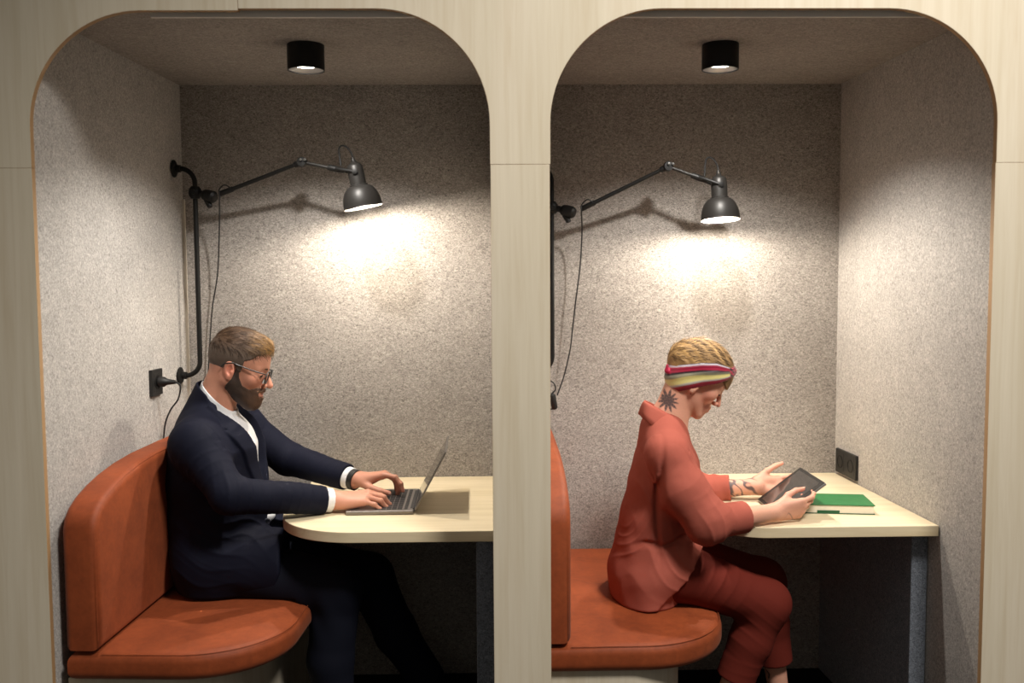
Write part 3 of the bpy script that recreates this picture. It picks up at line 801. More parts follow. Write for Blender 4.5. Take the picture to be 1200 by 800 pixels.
def nails(name, tips, parent, origin, mat):
    for p, d, n, rd in tips:
        bm = BM(); c = Vector(p+n*rd*.55+d*rd*.25); D = Vector(d).normalized(); NN = Vector(n-d*(n@d)).normalized(); L = NN.cross(D)
        rings = []
        for a in (0, .55, 1):
            rings.append([c+D*(math.cos(q)*a*rd*.85)+L*(math.sin(q)*a*rd*.62)+NN*(rd*.46*(1-.55*a*a)) for q in [2*PI*t/12 for t in range(12)]])
        top = bm.verts.new(rings[0][0]); r1 = [bm.verts.new(x) for x in rings[1]]; r2 = [bm.verts.new(x) for x in rings[2]]
        for t in range(12):
            u = (t+1) % 12
            bm.faces.new((top, r1[t], r1[u])); bm.faces.new((r1[t], r2[t], r2[u], r1[u]))
        finish(name, bm, mat, parent, origin)

M['skin'] = vcol('skin', .5, ((500, .08, .0006),), sss=.12, spec=.35)
M['hair'] = vcol('hair', .55, ((700, .5, .0015),), spec=.3)
M['suit'] = vcol('navy_wool', .75, ((900, .25, .0006),), spec=.12)
M['white_shirt'] = vcol('white_cotton', .8, ((700, .2, .0005),), spec=.2)
M['linen'] = vcol('terracotta_linen', .85, ((650, .3, .0008),), spec=.12)
M['scarf'] = vcol('silk_scarf', .45, ((600, .2, .0006),), sheen=.1)
M['button'] = plain('horn_button', srgb(52, 54, 64), .25)
M['nail'] = plain('finger_nail', srgb(222, 172, 152), .3)
M['eye'] = plain('eye_white', srgb(225, 220, 212), .2)
M['iris'] = plain('dark_iris', srgb(50, 40, 34), .2)
t_ = NT('spectacle_lens'); t_.base((1, 1, 1, 1)); t_.set(Roughness=.02); t_.b.inputs['Transmission Weight'].default_value = 1.0; t_.b.inputs['IOR'].default_value = 1.08
M['lens'] = t_.m

def add_strands(ob, n, dirf, length, width, colf, seed=0, lift=.25, where=None, R=None, O=None, s=1.0):
    """fine tapered locks rooted on the surface of ob, joined into its mesh. dirf/where take root points in the head's own axes"""
    me = ob.data; nv = len(me.vertices); rg = np.random.RandomState(seed)
    co = np.empty(nv*3, np.float32); me.vertices.foreach_get('co', co); co = co.reshape(-1, 3).astype(float)
    no = np.empty(nv*3, np.float32); me.vertices.foreach_get('normal', no); no = no.reshape(-1, 3).astype(float)
    par = np.array(ob.parent.location) if ob.parent else 0
    l = (co+par-O)@R/s; ln = no@R
    ok = np.where(where(l, ln))[0] if where is not None else np.arange(nv)
    pick = rg.choice(ok, n); P = l[pick]; N = ln[pick]
    D = dirf(P, rg); D = D-N*((D*N).sum(1)[:, None]); D /= np.linalg.norm(D, axis=1)[:, None]+1e-9
    B = np.cross(N, D); L = length*rg.uniform(.6, 1.3, (n, 1)); W = width*rg.uniform(.6, 1.4, (n, 1)); c = colf(P, rg)
    lf = lift*rg.uniform(.3, 1.2, (n, 1)); cv = rg.normal(0, .12, (n, 1))
    vs, cs = [], []
    K = 4
    for k in range(K+1):
        t = k/K
        ctr = P+N*(-.0012)+D*L*t+N*L*lf*(t-t*t*1.15)+B*L*cv*t*t
        w = W*(1-.85*t)
        vs += [ctr-B*w, ctr+N*w*.8, ctr+B*w]; cs += [c*(.8+.3*t)]*3
    A = np.stack(vs, 1); C = np.stack(cs, 1)               # n, 3(K+1), 3
    A = (A.reshape(-1, 3)*s)@R.T+O-par
    q = []
    base = np.arange(n)[:, None]*3*(K+1)+nv
    for k in range(K):
        for a in range(2): q.append(base+np.array([3*k+a, 3*k+a+1, 3*k+a+4, 3*k+a+3])[None])
    q = np.concatenate(q)
    oq = np.empty(len(me.loops), np.int32); me.loops.foreach_get('vertex_index', oq)
    oc = np.empty(nv*4, np.float32); me.color_attributes['Col'].data.foreach_get('color', oc); oc = oc.reshape(-1, 4)
    allq = np.concatenate([oq.reshape(-1, 4), q]); allv = np.concatenate([co, A])
    m2 = bpy.data.meshes.new(me.name); m2.vertices.add(len(allv)); m2.vertices.foreach_set('co', allv.astype(np.float32).ravel())
    m2.loops.add(allq.size); m2.loops.foreach_set('vertex_index', allq.astype(np.int32).ravel())
    m2.polygons.add(len(allq)); m2.polygons.foreach_set('loop_start', np.arange(0, allq.size, 4, dtype=np.int32)); m2.polygons.foreach_set('use_smooth', np.ones(len(allq), bool))
    m2.update(calc_edges=True)
    rgba = np.ones((len(allv), 4), np.float32); rgba[:nv] = oc; rgba[nv:, :3] = C.reshape(-1, 3)
    a = m2.color_attributes.new('Col', 'FLOAT_COLOR', 'POINT'); a.data.foreach_set('color', rgba.ravel())
    m2.materials.append(me.materials[0]); ob.data = m2

def person(label, loc):
    return thing('person', label, 'person', loc)
def skin_color(base, extra):
    def f(v):
        c = np.tile(base, (len(v), 1)); n = waves(3, 40)(v)[:, None]
        c = c*(1+.05*n)
        for fn, colr, amt in extra:
            w = np.clip(fn(v), 0, 1)[:, None]*amt; c = c*(1-w)+colr*w
        return c
    return f
def cloth_color(base, var=.06, seed=1, freq=30):
    b = np.array(base)
    return lambda v: b*(1+var*waves(seed, freq)(v)[:, None])
def inside(f, soft=.0015): return lambda v: 1/(1+np.exp(np.clip(f(v)/soft, -30, 30)))
def loc_of(O, R, s): return lambda P: ((P-O)@R)/s

# ================================================================== the man in the left booth
def build_man():
    y0 = .57
    org = V3(-.86, y0, 0)
    T = person('bearded man in glasses and a navy suit typing on the laptop', org)
    H = at(280, 430, y0); s = .945; RH = rot_z(math.radians(4))@rot_y(math.radians(17)); hl = loc_of(H, RH, s)
    hd = head_sdf(); hn = head_sdf(ears=False); headf = xf(hd.ev, H, RH, s)
    wl = lambda l: H+s*(RH@np.array(l, float))
    nb = at(250, 484, y0)                                          # base of the neck
    sN = at(229, 522, .40); eN = at(269, 580, .315); wN = at(390, 586, .475)
    sF = sN+V3(.03, .375, .005); eF = at(338, 537, .81); wF = at(414, 561.5, .675)
    hipN, hipF = V3(-.86, .475, .585), V3(-.86, .665, .585)
    kN, kF = at(396, 690, .45), at(434, 676, .71)
    aN, aF = V3(-.50, .45, .10), V3(-.235, .73, .10)
    tor = [(at(262, 668, y0), .185, .150), (at(260, 635, y0), .180, .155), (at(258, 602, y0), .178, .158), (at(253, 560, y0), .185, .147),
           (at(253, 525, y0), .190, .138), (at(250, 505, y0), .165, .098), (at(250, 487, y0), .115, .070)]
    def torso(off): return loft([(c, w+off, d+off) for c, w, d in tor])
    # ---- body
    B = Sdf(); B.add(headf, 0)
    B.add(cone(wl((-.030, 0, -.030)), nb+V3(-.005, 0, .0), .057, .064), .02)
    B.add(cone(nb, nb+V3(0, 0, -.05), .062, .070), .02)
    B.add(torso(-.030), .03)
    hands = []
    FN = np.array([.98, .08, .05]); FF = np.array([.97, -.06, .06])
    for (sh, el, wr, F) in ((sN, eN, wN, FN), (sF, eF, wF, FF)):
        B.add(cone(sh, el, .050, .040), .02); B.add(cone(el, wr, .040, .0285), .015)
        B.add(cone(wr, wr+F*.02, .0285, .026), .012)
    nrm = lambda v: v/np.linalg.norm(v)
    tipsN = add_hand(B, wN+FN*.008, nrm(V3(.97, .10, .10)), V3(-.12, -.22, 1), +1, 1.06,
                     [(28, 38, 25), (24, 38, 25), (24, 36, 24), (24, 24, 14)], ((.70, .55, -.45), (.90, .35, -.30), (.95, .2, -.25)), 1.1)
    tipsF = add_hand(B, wF+FF*.008, nrm(V3(.95, -.10, .20)), V3(-.2, .1, 1), -1, 1.06,
                     [(22, 38, 22), (42, 48, 28), (40, 46, 28), (34, 40, 25)], ((.75, .45, -.55), (.90, .15, -.45), (.93, 0, -.4)), 1.1)
    for hp, kn, an in ((hipN, kN, aN), (hipF, kF, aF)):
        B.add(cone(hp, kn, .075, .050), .03); B.add(cone(kn, an, .050, .036), .02)
        B.add(cone(an+V3(-.02, 0, -.05), an+V3(.15, 0, -.065), .030, .025), .02)
    base = lin(198, 140, 116)
    def earpink(v): return np.exp(-((hl(v)-V3(-.016, -.078, -.008))**2).sum(-1)/.03**2)
    def lips(v):
        l = hl(v); return np.exp(-(((l-V3(.0965, 0, -.066))/V3(.012, .018, .008))**2).sum(-1))
    def cheeks(v): return np.exp(-((hl(v)-V3(.062, -.045, -.03))**2).sum(-1)/.025**2)+np.exp(-((hl(v)-V3(.112, 0, -.03))**2).sum(-1)/.016**2)
    def knuck(v): return sum(np.exp(-((v-t[0])**2).sum(-1)/.012**2) for t in tipsN+tipsF)
    sculpt('body', B, (-1.02, .16, .0), (-.12, .90, 1.37), .0028, M['skin'], T, org,
           skin_color(base, [(earpink, lin(205, 120, 98), .6), (lips, lin(168, 92, 82), .8), (cheeks, lin(208, 128, 104), .5), (knuck, lin(216, 130, 112), .5)]))
    nails('finger_nail', tipsN+tipsF, T, org, M['nail'])
    # ---- hair
    hp = [(-.150, -.062), (-.066, -.062), (-.046, -.030), (-.030, -.004), (-.010, .020), (.012, -.008), (.021, -.004), (.024, .034), (.046, .046), (.058, .062), (.100, .078), (.13, .08), (.13, .2), (-.16, .2)]
    def hair_off(l):
        t = np.clip((l[..., 2]-.055)/.06, 0, 1); fr = np.clip((l[..., 0]-.02)/.08, 0, 1)
        side = np.clip((np.abs(l[..., 1])-.05)/.02, 0, 1)
        grv = np.sin(l[..., 1]*420+np.sin(l[..., 0]*70)*1.4+l[..., 2]*90)*.0014+np.sin(l[..., 1]*170-l[..., 0]*120)*.0016
        return .0030+t*(.008+.010*fr)*(1-.4*side)+.35*grv*t
    def hairf(l): return np.maximum(np.maximum(hn.ev(l)-hair_off(l), poly(hp)(l)), -(hn.ev(l)+.006))
    Hs = Sdf(); Hs.add(xf(hairf, H, RH, s), 0)
    def hcol(v):
        l = hl(v); t = np.clip((l[:, 2]-.045)/.05, 0, 1)[:, None]; fr = np.clip((l[:, 0]-.0)/.08, 0, 1)[:, None]
        st = (.5+.5*np.sin(l[:, 1]*420+np.sin(l[:, 0]*70)*1.4+l[:, 2]*90))[:, None]
        side = lin(90, 76, 66); top = lin(78, 56, 38); bl = lin(150, 112, 62)
        return side*(1-t)+t*(top*(1-fr*st*.9)+bl*fr*st*.9)
    hob = sculpt('hair', Hs, H-.17, H+.17, .0022, M['hair'], T, org, hcol)
    def mdir(P, rg):
        t = np.clip((P[:, 2:3]-.05)/.04, 0, 1); return (t*V3(1, 0, .25)+(1-t)*V3(.25, 0, -1))+np.stack([rg.normal(0, .12, len(P)), .25*np.sin(P[:, 0]*60)*t[:, 0]+rg.normal(0, .15, len(P)), rg.normal(0, .1, len(P))], 1)
    def mcol(P, rg):
        fr = np.clip((P[:, 0:1]+.01)/.08, 0, 1)*np.clip((P[:, 2:3]-.06)/.03, 0, 1); u = rg.uniform(0, 1, (len(P), 1))
        return lin(64, 46, 32)*(1-fr*u)+lin(176, 132, 74)*fr*u+lin(40, 28, 16)*(1-u)*.15
    add_strands(hob, 2600, mdir, .026, .0010, mcol, 1, .22, lambda l, n: (l[:, 2] > .060)&(n[:, 2] > .05), RH, H, s)
    add_strands(hob, 2600, mdir, .006, .0005, lambda P, rg: (lin(62, 50, 42)+np.clip((.035-P[:, 2:3])/.06, 0, 1)*(lin(120, 100, 86)-lin(62, 50, 42)))*rg.uniform(.6, 1.3, (len(P), 1)), 2, .1, lambda l, n: (l[:, 2] <= .065)&(np.abs(n[:, 1]) > .2), RH, H, s)
    # ---- beard, moustache
    bp = [(.002, .004), (.013, .004), (.020, -.024), (.036, -.048), (.060, -.058), (.080, -.0475), (.108, -.0490), (.110, -.0570), (.094, -.0580), (.089, -.066), (.094, -.0760), (.110, -.0780), (.12, -.1), (.1, -.16), (.0, -.15), (-.026, -.092), (-.012, -.055), (.000, -.030)]
    def beardf(l):
        th = .0035+.006*np.clip((-.055-l[..., 2])/.05, 0, 1)+.0008*np.sin(l[..., 0]*800+l[..., 1]*500)*np.sin(l[..., 2]*600)
        return np.maximum(np.maximum(hn.ev(l)-th, poly(bp)(l)), -(hn.ev(l)+.005))
    Bd = Sdf(); Bd.add(xf(beardf, H, RH, s), 0)
    def bcol(v):
        l = hl(v); n = waves(9, 260)(v)[:, None]; f = np.clip((l[:, 0]-.03)/.07, 0, 1)[:, None]
        return (lin(58, 46, 40)*(1-f)+lin(88, 62, 46)*f)*(1+.25*n)
    bob = sculpt('beard', Bd, H-.18, H+.15, .0022, M['hair'], T, org, bcol)
    add_strands(bob, 3200, lambda P, rg: V3(.35, 0, -1)+rg.normal(0, .25, (len(P), 3)), .008, .0006, lambda P, rg: (lin(70, 54, 45)+np.clip((P[:, 0:1]-.03)/.07, 0, 1)*(lin(104, 74, 54)-lin(64, 50, 42)))*rg.uniform(.5, 1.4, (len(P), 1)), 3, .3, None, RH, H, s)
    # ---- eyebrows, eyes
    for q in (-1, 1):
        E = Sdf(); E.add(xf(cone((.092, q*.016, .0215), (.0745, q*.047, .0235), .0048, .0028), H, RH, s), 0)
        sculpt('eyebrow', E, wl((.083, q*.03, .022))-.035, wl((.083, q*.03, .022))+.035, .0018, M['hair'], T, org, lambda v: np.tile(lin(84, 62, 46), (len(v), 1)))
        bm = BM(); bmesh.ops.create_uvsphere(bm, u_segments=20, v_segments=12, radius=.0098, matrix=Matrix.Translation(wl((.0785, q*.0325, -.0035)))@Matrix.Diagonal((1, 1.25, .62, 1)))
        ev = finish('eye', bm, M['iris'], T, org)
    # ---- glasses
    gl = finish_glasses(T, org, wl, RH, s)
    # ---- white shirt: collar, chest, cuffs
    SH = Sdf(); SH.add(torso(-.014), 0)
    nd = nrm(wl((-.03, 0, -.03))-nb)
    col = cone(nb-nd*.03, nb+nd*.10, .077, .064)
    zb, zf = at(236, 443, y0), at(288, 481, y0)
    cut = poly([(zb[0]-.2, zb[2]+.025), (zb[0], zb[2]), (zf[0]-.035, zf[2]+.004), (zf[0], zf[2]-.004), (zf[0]+.2, zf[2]-.03), (zf[0]+.2, zf[2]-.3), (zb[0]-.2, zf[2]-.3)])
    CS = Sdf(); CS.add(col, 0).sub(cone(nb-nd*.03, nb+nd*.13, .071, .0585), .002).cut(cut, .003)
    SH.add(CS.ev, .006)
    SH.add(ell(at(297, 603, y0), (.070, .045, .034)), .02)
    for q in (-1, 1):                                              # collar points
        SH.add(cone(nb+V3(.050, q*.034, .008), nb+V3(.088, q*.040, -.038), .011, .006), .008)
    for wr, el in ((wN, eN), (wF, eF)):
        d = nrm(wr-el); CF = Sdf(); CF.add(cone(wr-d*.075, wr-d*.006, .0385, .0365), 0).cut(lambda P, d=d, w=wr: (P-w)@d+.004, .002).sub(cone(wr-d*.02, wr+d*.05, .033, .033), .002)
        SH.add(CF.ev, .0)
    sculpt('white_shirt', SH, (-1.02, .26, .58), (-.18, .88, 1.15), .0023, M['white_shirt'], T, org, cloth_color(lin(226, 226, 228), .02))
    for k in range(4):
        c = at(296+k*6, 500+k*18, y0-.005); c = c+V3(0, 0, 0)
    # ---- navy jacket
    def jk(off): 
        J = Sdf(); J.add(torso(off), 0)
        K = Sdf(); K.add(cone(hipN+V3(-.03, 0, .01), hipN+V3(.22, .004, -.008), .114+off, .110+off), 0).add(cone(hipF+V3(-.03, 0, .01), hipF+V3(.22, -.004, -.008), .114+off, .110+off), .02)
        kx = lambda x, z: (at(x, z, .37)[0], at(x, z, .37)[2])
        K.cut(poly([kx(100, 560), kx(312, 560), kx(318, 600), kx(325, 640), kx(327, 672), kx(322, 688), kx(308, 699), kx(290, 704), kx(100, 712)]), .008)
        J.add(K.ev, .03)
        return J
    J = jk(0)
    for sh, el, wr in ((sN, eN, wN), (sF, eF, wF)):
        d = nrm(wr-el)
        J.add(cone(nb+V3(-.02, 0, -.035), sh+V3(0, 0, .012), .060, .050), .05); J.add(ball(sh, .058), .06); J.add(cone(sh, el, .068, .055), .04); J.add(cone(el, wr-d*.020, .056, .0435), .02)
        J.cut(lambda P, d=d, w=wr: (P-w)@d+.026+0*P[..., 0] if False else np.where(((P-w)**2).sum(-1) < .10**2, (P-w)@d+.026, -1.0), .002)
    zt, za = nb[2]+.05, at(316, 586, y0)[2]
    xc = tor[2][0][0]
    vw = poly([(y0-.100, zt), (y0-.085, zt-.08), (y0-.004, za), (y0+.004, za), (y0+.085, zt-.08), (y0+.100, zt)], (1, 2), (0, xc+.02, 2))
    J.sub(vw, .004)
    hem = poly([(y0-.006, za-.022), (y0+.006, za-.022), (y0+.06, .66), (y0+.12, .52), (y0+.12, .40), (y0-.08, .40), (y0-.055, .52), (y0-.016, .66)], (1, 2), (0, xc+.06, 2)); J.sub(hem, .004)
    J.sub(cone(nb-nd*.03, nb+nd*.13, .074, .068), .004)
    for q in (-1, 1):                                              # lapels
        lp = Sdf(); lp.add(torso(.0105), 0).cut(poly([(y0+q*.098, zt-.01), (y0+q*.120, zt-.055), (y0+q*.138, zt-.072), (y0+q*.130, zt-.086), (y0+q*.146, zt-.080), (y0+q*.085, za+.09), (y0+q*.003, za-.012), (y0+q*.006, za+.01), (y0+q*.083, zt-.08)], (1, 2), (0, xc+.0, 2)), .002)
        J.add(lp.ev, .001)
    cb = at(233, 446, y0); cf = at(285, 498, y0)
    jc = Sdf(); jc.add(cone(nb-nd*.06, nb+nd*.10, .094, .080), 0).sub(cone(nb-nd*.06, nb+nd*.13, .080, .072), .002)
    jc.cut(poly([(cb[0]-.2, cb[2]+.02), (cb[0]+.008, cb[2]-.001), (cb[0]+.045, cb[2]-.035), (cf[0]-.03, cf[2]+.01), (cf[0]-.03, cf[2]-.12), (cb[0]-.2, cb[2]-.20)]), .003)
    J.add(jc.ev, .010)
    w1, w2 = waves(11, 34, 6), waves(12, 75, 6)
    rE, rE2, rA, rF, rB = ridged(31, 190, wN-eN), ridged(32, 150, V3(.5, 0, 1)), ridged(33, 170, eN-sN), ridged(34, 190, wF-eF), ridged(35, 120, V3(.35, .2, 1))
    def jfold(P):
        f = .0028*w1(P)+.0012*w2(P)
        f = f-.0065*rE(P)*near(eN+V3(.03, -.02, .02), .085)(P)-.0055*rA(P)*near(sN+V3(.05, -.02, -.07), .085)(P)
        f = f-.0060*rF(P)*near(eF+V3(.03, 0, 0), .09)(P)-.005*rE2(P)*near(V3(-.80, .42, .74), .14)(P)-.004*rB(P)*near(V3(-.86, .38, .62), .11)(P)
        f = f-.0035*rE(P)*near(wN*.7+eN*.3, .09)(P)-.0035*rF(P)*near(wF*.7+eF*.3, .09)(P)
        return f
    J.disp(jfold)
    # seat contact
    J.cut(lambda P: .4935-P[..., 2], .012)
    jac = sculpt('navy_jacket', J, (-1.05, .19, .47), (-.20, .93, 1.18), .0034, M['suit'], T, org, cloth_color(lin(19, 21, 35), .05))
    def hit(S, px, py):
        d = AXF+(px-600)/F_PX*AXR-(py-400)/F_PX*AXU; d = d/np.linalg.norm(d); t = 2.4
        for _ in range(400):
            v = float(S.ev((CAM+d*t)[None])[0])
            if v < .0005: break
            t += max(.0008, .5*v)
        return CAM+d*t, d
    bp_, bd_ = hit(J, 312.5, 611.0)
    bm = BM(); lathe(bm, [(0, .0035), (.0045, .0035), (.009, .006), (.011, .0045), (.011, -.003), (0, -.003)], bp_, -bd_*V3(1, 1, .3)+V3(.35, 0, 0), 20); finish('jacket_button', bm, M['button'], jac, org)
    # ---- trousers
    Tr = Sdf(); Tr.add(cone(hipN+V3(-.02, 0, -.005), hipF+V3(-.02, 0, -.005), .095, .095), 0)
    for hp_, kn, an in ((hipN, kN, aN), (hipF, kF, aF)):
        Tr.add(cone(hp_, kn, .098, .076), .03); Tr.add(cone(kn+V3(-.005, 0, 0), kn*.45+an*.55+V3(-.02, 0, 0), .077, .070), .03); Tr.add(cone(kn*.45+an*.55+V3(-.02, 0, 0), an+V3(0, 0, -.01), .070, .060), .02)
        Tr.cut(lambda P, a=an: np.where(P[..., 2] < .2, a[2]-.045-P[..., 2], -1.0), .002)
    Tr.disp(lambda P: .003*w1(P)+.005*np.sin(80*P[..., 0]+30*P[..., 2])*(near(kN-V3(.06, 0, .05), .08)(P)+near(kF-V3(.06, 0, .05), .08)(P)))
    Tr.cut(lambda P: np.where((P[..., 0] < -.60), .4935-P[..., 2], -1.0), .008)
    sculpt('navy_trousers', Tr, (-1.02, .33, .04), (-.12, .85, .75), .004, M['suit'], T, org, cloth_color(lin(19, 21, 32), .05))
    for an in (aN, aF):
        S_ = Sdf(); S_.add(cone(an+V3(-.035, 0, -.055), an+V3(.17, .0, -.068), .040, .030), 0).add(cone(an+V3(-.02, 0, .0), an+V3(-.025, 0, -.05), .045, .042), .02).cut(lambda P: .002-P[..., 2], .003)
        sculpt('dress_shoe', S_, an+V3(-.12, -.08, -.11), an+V3(.24, .08, .06), .004, M['suit'], T, org, cloth_color(lin(20, 18, 18), .02))
    # ---- dark wristband on the far wrist
    d = nrm(wF-eF); bm = BM(); c = Vector(wF+d*.004); lathe(bm, [(.0315, -.010), (.0345, -.009), (.0350, 0), (.0345, .009), (.0315, .010)], c, d, 30)
    finish('wristband', bm, M['black_plastic'], T, org)
    return T

def finish_glasses(T, org, wl, RH, s):
    bm = BM()
    for q in (-1, 1):
        ring = []
        for k in range(29):
            a = 2*PI*k/28; yy = .0335+.0245*math.cos(a)*(1+.04*math.cos(2*a)); zz = -.002+.0195*math.sin(a)*(1-.05*math.cos(2*a))-.002*math.sin(a)**2
            ring.append(wl((.1035-.10*max(0, yy-.02)**1.0*.35, q*yy, zz)))
        tube(bm, ring, .0021, 8, caps=False)
        tube(bm, smooth_path([wl((.100, q*.0575, .008)), wl((.094, q*.068, .010)), wl((.06, q*.0755, .012)), wl((.0, q*.080, .018)), wl((-.012, q*.0815, .019)), wl((-.034, q*.079, .010)), wl((-.044, q*.076, -.004))]), .0019, 8)
    tube(bm, smooth_path([wl((.1035, -.0095, .002)), wl((.1065, 0, .005)), wl((.1035, .0095, .002))]), .0018, 8)
    g = finish('glasses', bm, M['black_plastic'], T, org)
    for q in (-1, 1):
        bm = BM(); vs = []
        for k in range(28):
            a = 2*PI*k/28; yy = .0335+.0242*math.cos(a)*(1+.04*math.cos(2*a)); zz = -.002+.0192*math.sin(a)*(1-.05*math.cos(2*a))-.002*math.sin(a)**2
            vs.append((.1035-.035*max(0, yy-.02), q*yy, zz))
        A = [bm.verts.new(wl(p)) for p in vs]; B_ = [bm.verts.new(wl((p[0]-.0012, p[1], p[2]))) for p in vs]
        bm.faces.new(A); bm.faces.new(B_[::-1])
        for k in range(28): bm.faces.new((A[k], A[(k+1) % 28], B_[(k+1) % 28], B_[k]))
        finish('lens', bm, M['lens'], g, org, angle=20)
    return g

# ================================================================== the woman in the right booth
def build_woman():
    y0 = .42
    org = V3(.56, y0, 0)
    T = person('woman in a striped headband and terracotta shirt looking down at a tablet', org)
    H = at(817.5, 443, y0); s = .90; RH = rot_z(math.radians(2))@rot_y(math.radians(36)); hl = loc_of(H, RH, s)
    hd = head_sdf(True); hn = head_sdf(True, False); headf = xf(hd.ev, H, RH, s)
    wl = lambda l: H+s*(RH@np.array(l, float)); nrm = lambda v: v/np.linalg.norm(v)
    nb = at(784, 490, y0)
    sN = at(781, 533, .262); eN = at(830, 612, .205); wN = at(907, 600, .285)
    sF = at(786, 525, .575); eF = at(812, 575, .62); wF = at(881, 570, .575)
    hipN, hipF = V3(.535, .335, .585), V3(.535, .505, .585)
    kN, kF = at(898, 706, .335), at(894, 681, .52)
    aN, aF = at(853, 803, .335), at(911, 800, .53)
    aN = kN+(aN-kN)*1.58+V3(.02, 0, 0); aF = kF+(aF-kF)*1.14
    tor = [(at(757, 690, y0), .170, .105), (at(757, 670, y0), .176, .112), (at(762, 640, y0), .165, .108), (at(768, 605, y0), .160, .104), (at(776, 570, y0), .165, .102),
           (at(780, 543, y0), .170, .096), (at(778, 520, y0), .160, .076), (at(778, 503, y0), .110, .056)]
    def torso(off): return loft([(c, w+off, d+off) for c, w, d in tor])
    # ---- body
    B = Sdf(); B.add(headf, 0)
    B.add(cone(wl((-.036, 0, -.022)), nb, .050, .053), .018); B.add(cone(nb, nb+V3(-.005, 0, -.06), .053, .066), .02)
    B.add(torso(-.030), .03)
    FN = nrm(V3(.97, .06, .10)); FF = nrm(V3(.95, 0, .10))
    for sh, el, wr, F in ((sN, eN, wN, nrm(wN-eN)), (sF, eF, wF, nrm(wF-eF))):
        B.add(cone(sh, el, .040, .036), .02); B.add(cone(el, wr, .037, .0245), .015); B.add(cone(wr, wr+F*.02, .0245, .0225), .012)
    tipsN = add_hand(B, wN+FN*.006, FN, V3(-.05, -1, -.22), +1, .87,
                     [(22, 34, 24), (40, 48, 30), (50, 52, 32), (56, 54, 32)], ((.80, .45, -.50), (.93, .25, -.30), (.98, .0, -.15)), .6, .95)
    tipsF = add_hand(B, wF+FF*.006+V3(0, .012, 0), nrm(V3(.97, -.02, -.02)), V3(.0, .85, -.5), -1, .92,
                     [(30, 36, 22), (32, 38, 22), (34, 38, 22), (36, 38, 22)], ((.74, .62, -.16), (.84, .52, -.02), (.92, .38, .05)), .6, .95)
    for hp, kn, an in ((hipN, kN, aN), (hipF, kF, aF)):
        B.add(cone(hp, kn, .065, .045), .03); B.add(cone(kn, an, .046, .031), .02)
        B.add(cone(an+V3(-.03, 0, -.04), an+V3(.12, 0, -.05), .028, .022), .02)
    base = lin(214, 158, 134)
    tat = at(784, 470, .36); tx = nrm(V3(1, 0, .25)); tz = V3(-.25, 0, 1)
    def neck_tattoo(v):
        q = v-V3(tat[0], 0, tat[2]); a_, b_ = q@tx, q@tz; r = np.sqrt(a_**2+b_**2*.72); th = np.arctan2(b_, a_)
        edge = .024+.008*np.cos(12*th); pet = .90+.10*np.sin(r*800+2*np.cos(6*th))
        return (v[:, 1] < y0-.012)*(v[:, 2] > nb[2]-.02)*np.clip((edge-r)/.003, 0, 1)*pet
    def arm_tattoo(v):
        d = nrm(wF-eF); t = (v-eF)@d/np.linalg.norm(wF-eF); q = v-eF-np.outer((v-eF)@d, d); ang = np.arctan2(q[:, 2], -q[:, 1])
        w_ = waves(71, 150, 6)(v); ln_ = np.sin(t*60+3*w_+2*ang)
        leaf = np.clip((w_+.02)*9, 0, 1)*np.clip((.80-t)/.06, 0, 1)
        fine = np.clip((np.sin(t*34+4*w_+3*ang)-.72)*6, 0, 1)*np.clip((waves(72, 60, 4)(v)+.25)*6, 0, 1)*np.clip((1.12-t)/.1, 0, 1)
        return (v[:, 1] > .50)*(t > .40)*np.clip(leaf+fine, 0, 1)
    def wrist_tattoo(v):
        q = v-(wN+FN*.052+V3(0, -.022, -.018)); return np.exp(-((q@FN)/.016)**2)*np.exp(-((q[:, 2]+.012*np.sin((q@FN)*150))/.0022)**2)*(v[:, 1] < wN[1]+.004)
    def lips(v):
        l = hl(v); return np.exp(-(((l-V3(.0965, 0, -.066))/V3(.012, .017, .008))**2).sum(-1))
    def cheeks(v): return np.exp(-((hl(v)-V3(.058, -.046, -.035))**2).sum(-1)/.03**2)+np.exp(-((hl(v)-V3(.110, 0, -.03))**2).sum(-1)/.015**2)
    def knuck(v): return sum(np.exp(-((v-t[0])**2).sum(-1)/.012**2) for t in tipsN+tipsF)
    ink = lin(44, 52, 62)
    sculpt('body', B, (.33, .12, .0), (1.08, .72, 1.32), .0027, M['skin'], T, org,
           skin_color(base, [(cheeks, lin(218, 138, 118), .55), (lips, lin(178, 84, 82), .85), (knuck, lin(222, 140, 122), .5), (neck_tattoo, ink, .92), (arm_tattoo, ink, .85), (wrist_tattoo, ink, .8)]))
    nails('finger_nail', tipsN+tipsF, T, org, M['nail'])
    # ---- hair : soft crop combed forward
    U = RH.T@V3(0, 0, 1); Fw = RH.T@nrm(V3(1, 0, .06)); Uw = nrm(U-Fw*(U@Fw))           # band frame inside the head's own axes
    def bandc(l):
        a = l@Fw; b = l@Uw; return a, b
    def grv(l): 
        a, b = bandc(l); return np.sin(a*190+b*110+4*np.sin(l[..., 1]*30)+l[..., 1]*60)
    def hair_off(l):
        a, b = bandc(l); return .007+.004*np.clip((b-.04)/.06, 0, 1)+.0012*grv(l)*np.clip((b-.03)/.04, 0, 1)+.013*np.clip((-a-.02)/.06, 0, 1)*np.clip((b-.02)/.03, 0, 1)
    def hairf(l):
        a, b = bandc(l); h0 = hn.ev(l)
        topc = np.maximum(h0-hair_off(l), -b-.005)
        fr = np.maximum(np.maximum(h0-.0065-.001*np.sin(l[..., 1]*500), poly([(.045, .062), (.062, .034), (.088, .025), (.13, .020), (.14, .10), (.06, .10)])(l)), b-.02)
        return np.maximum(np.minimum(topc, fr), -(h0+.006))
    Hs = Sdf(); Hs.add(xf(hairf, H, RH, s), 0)
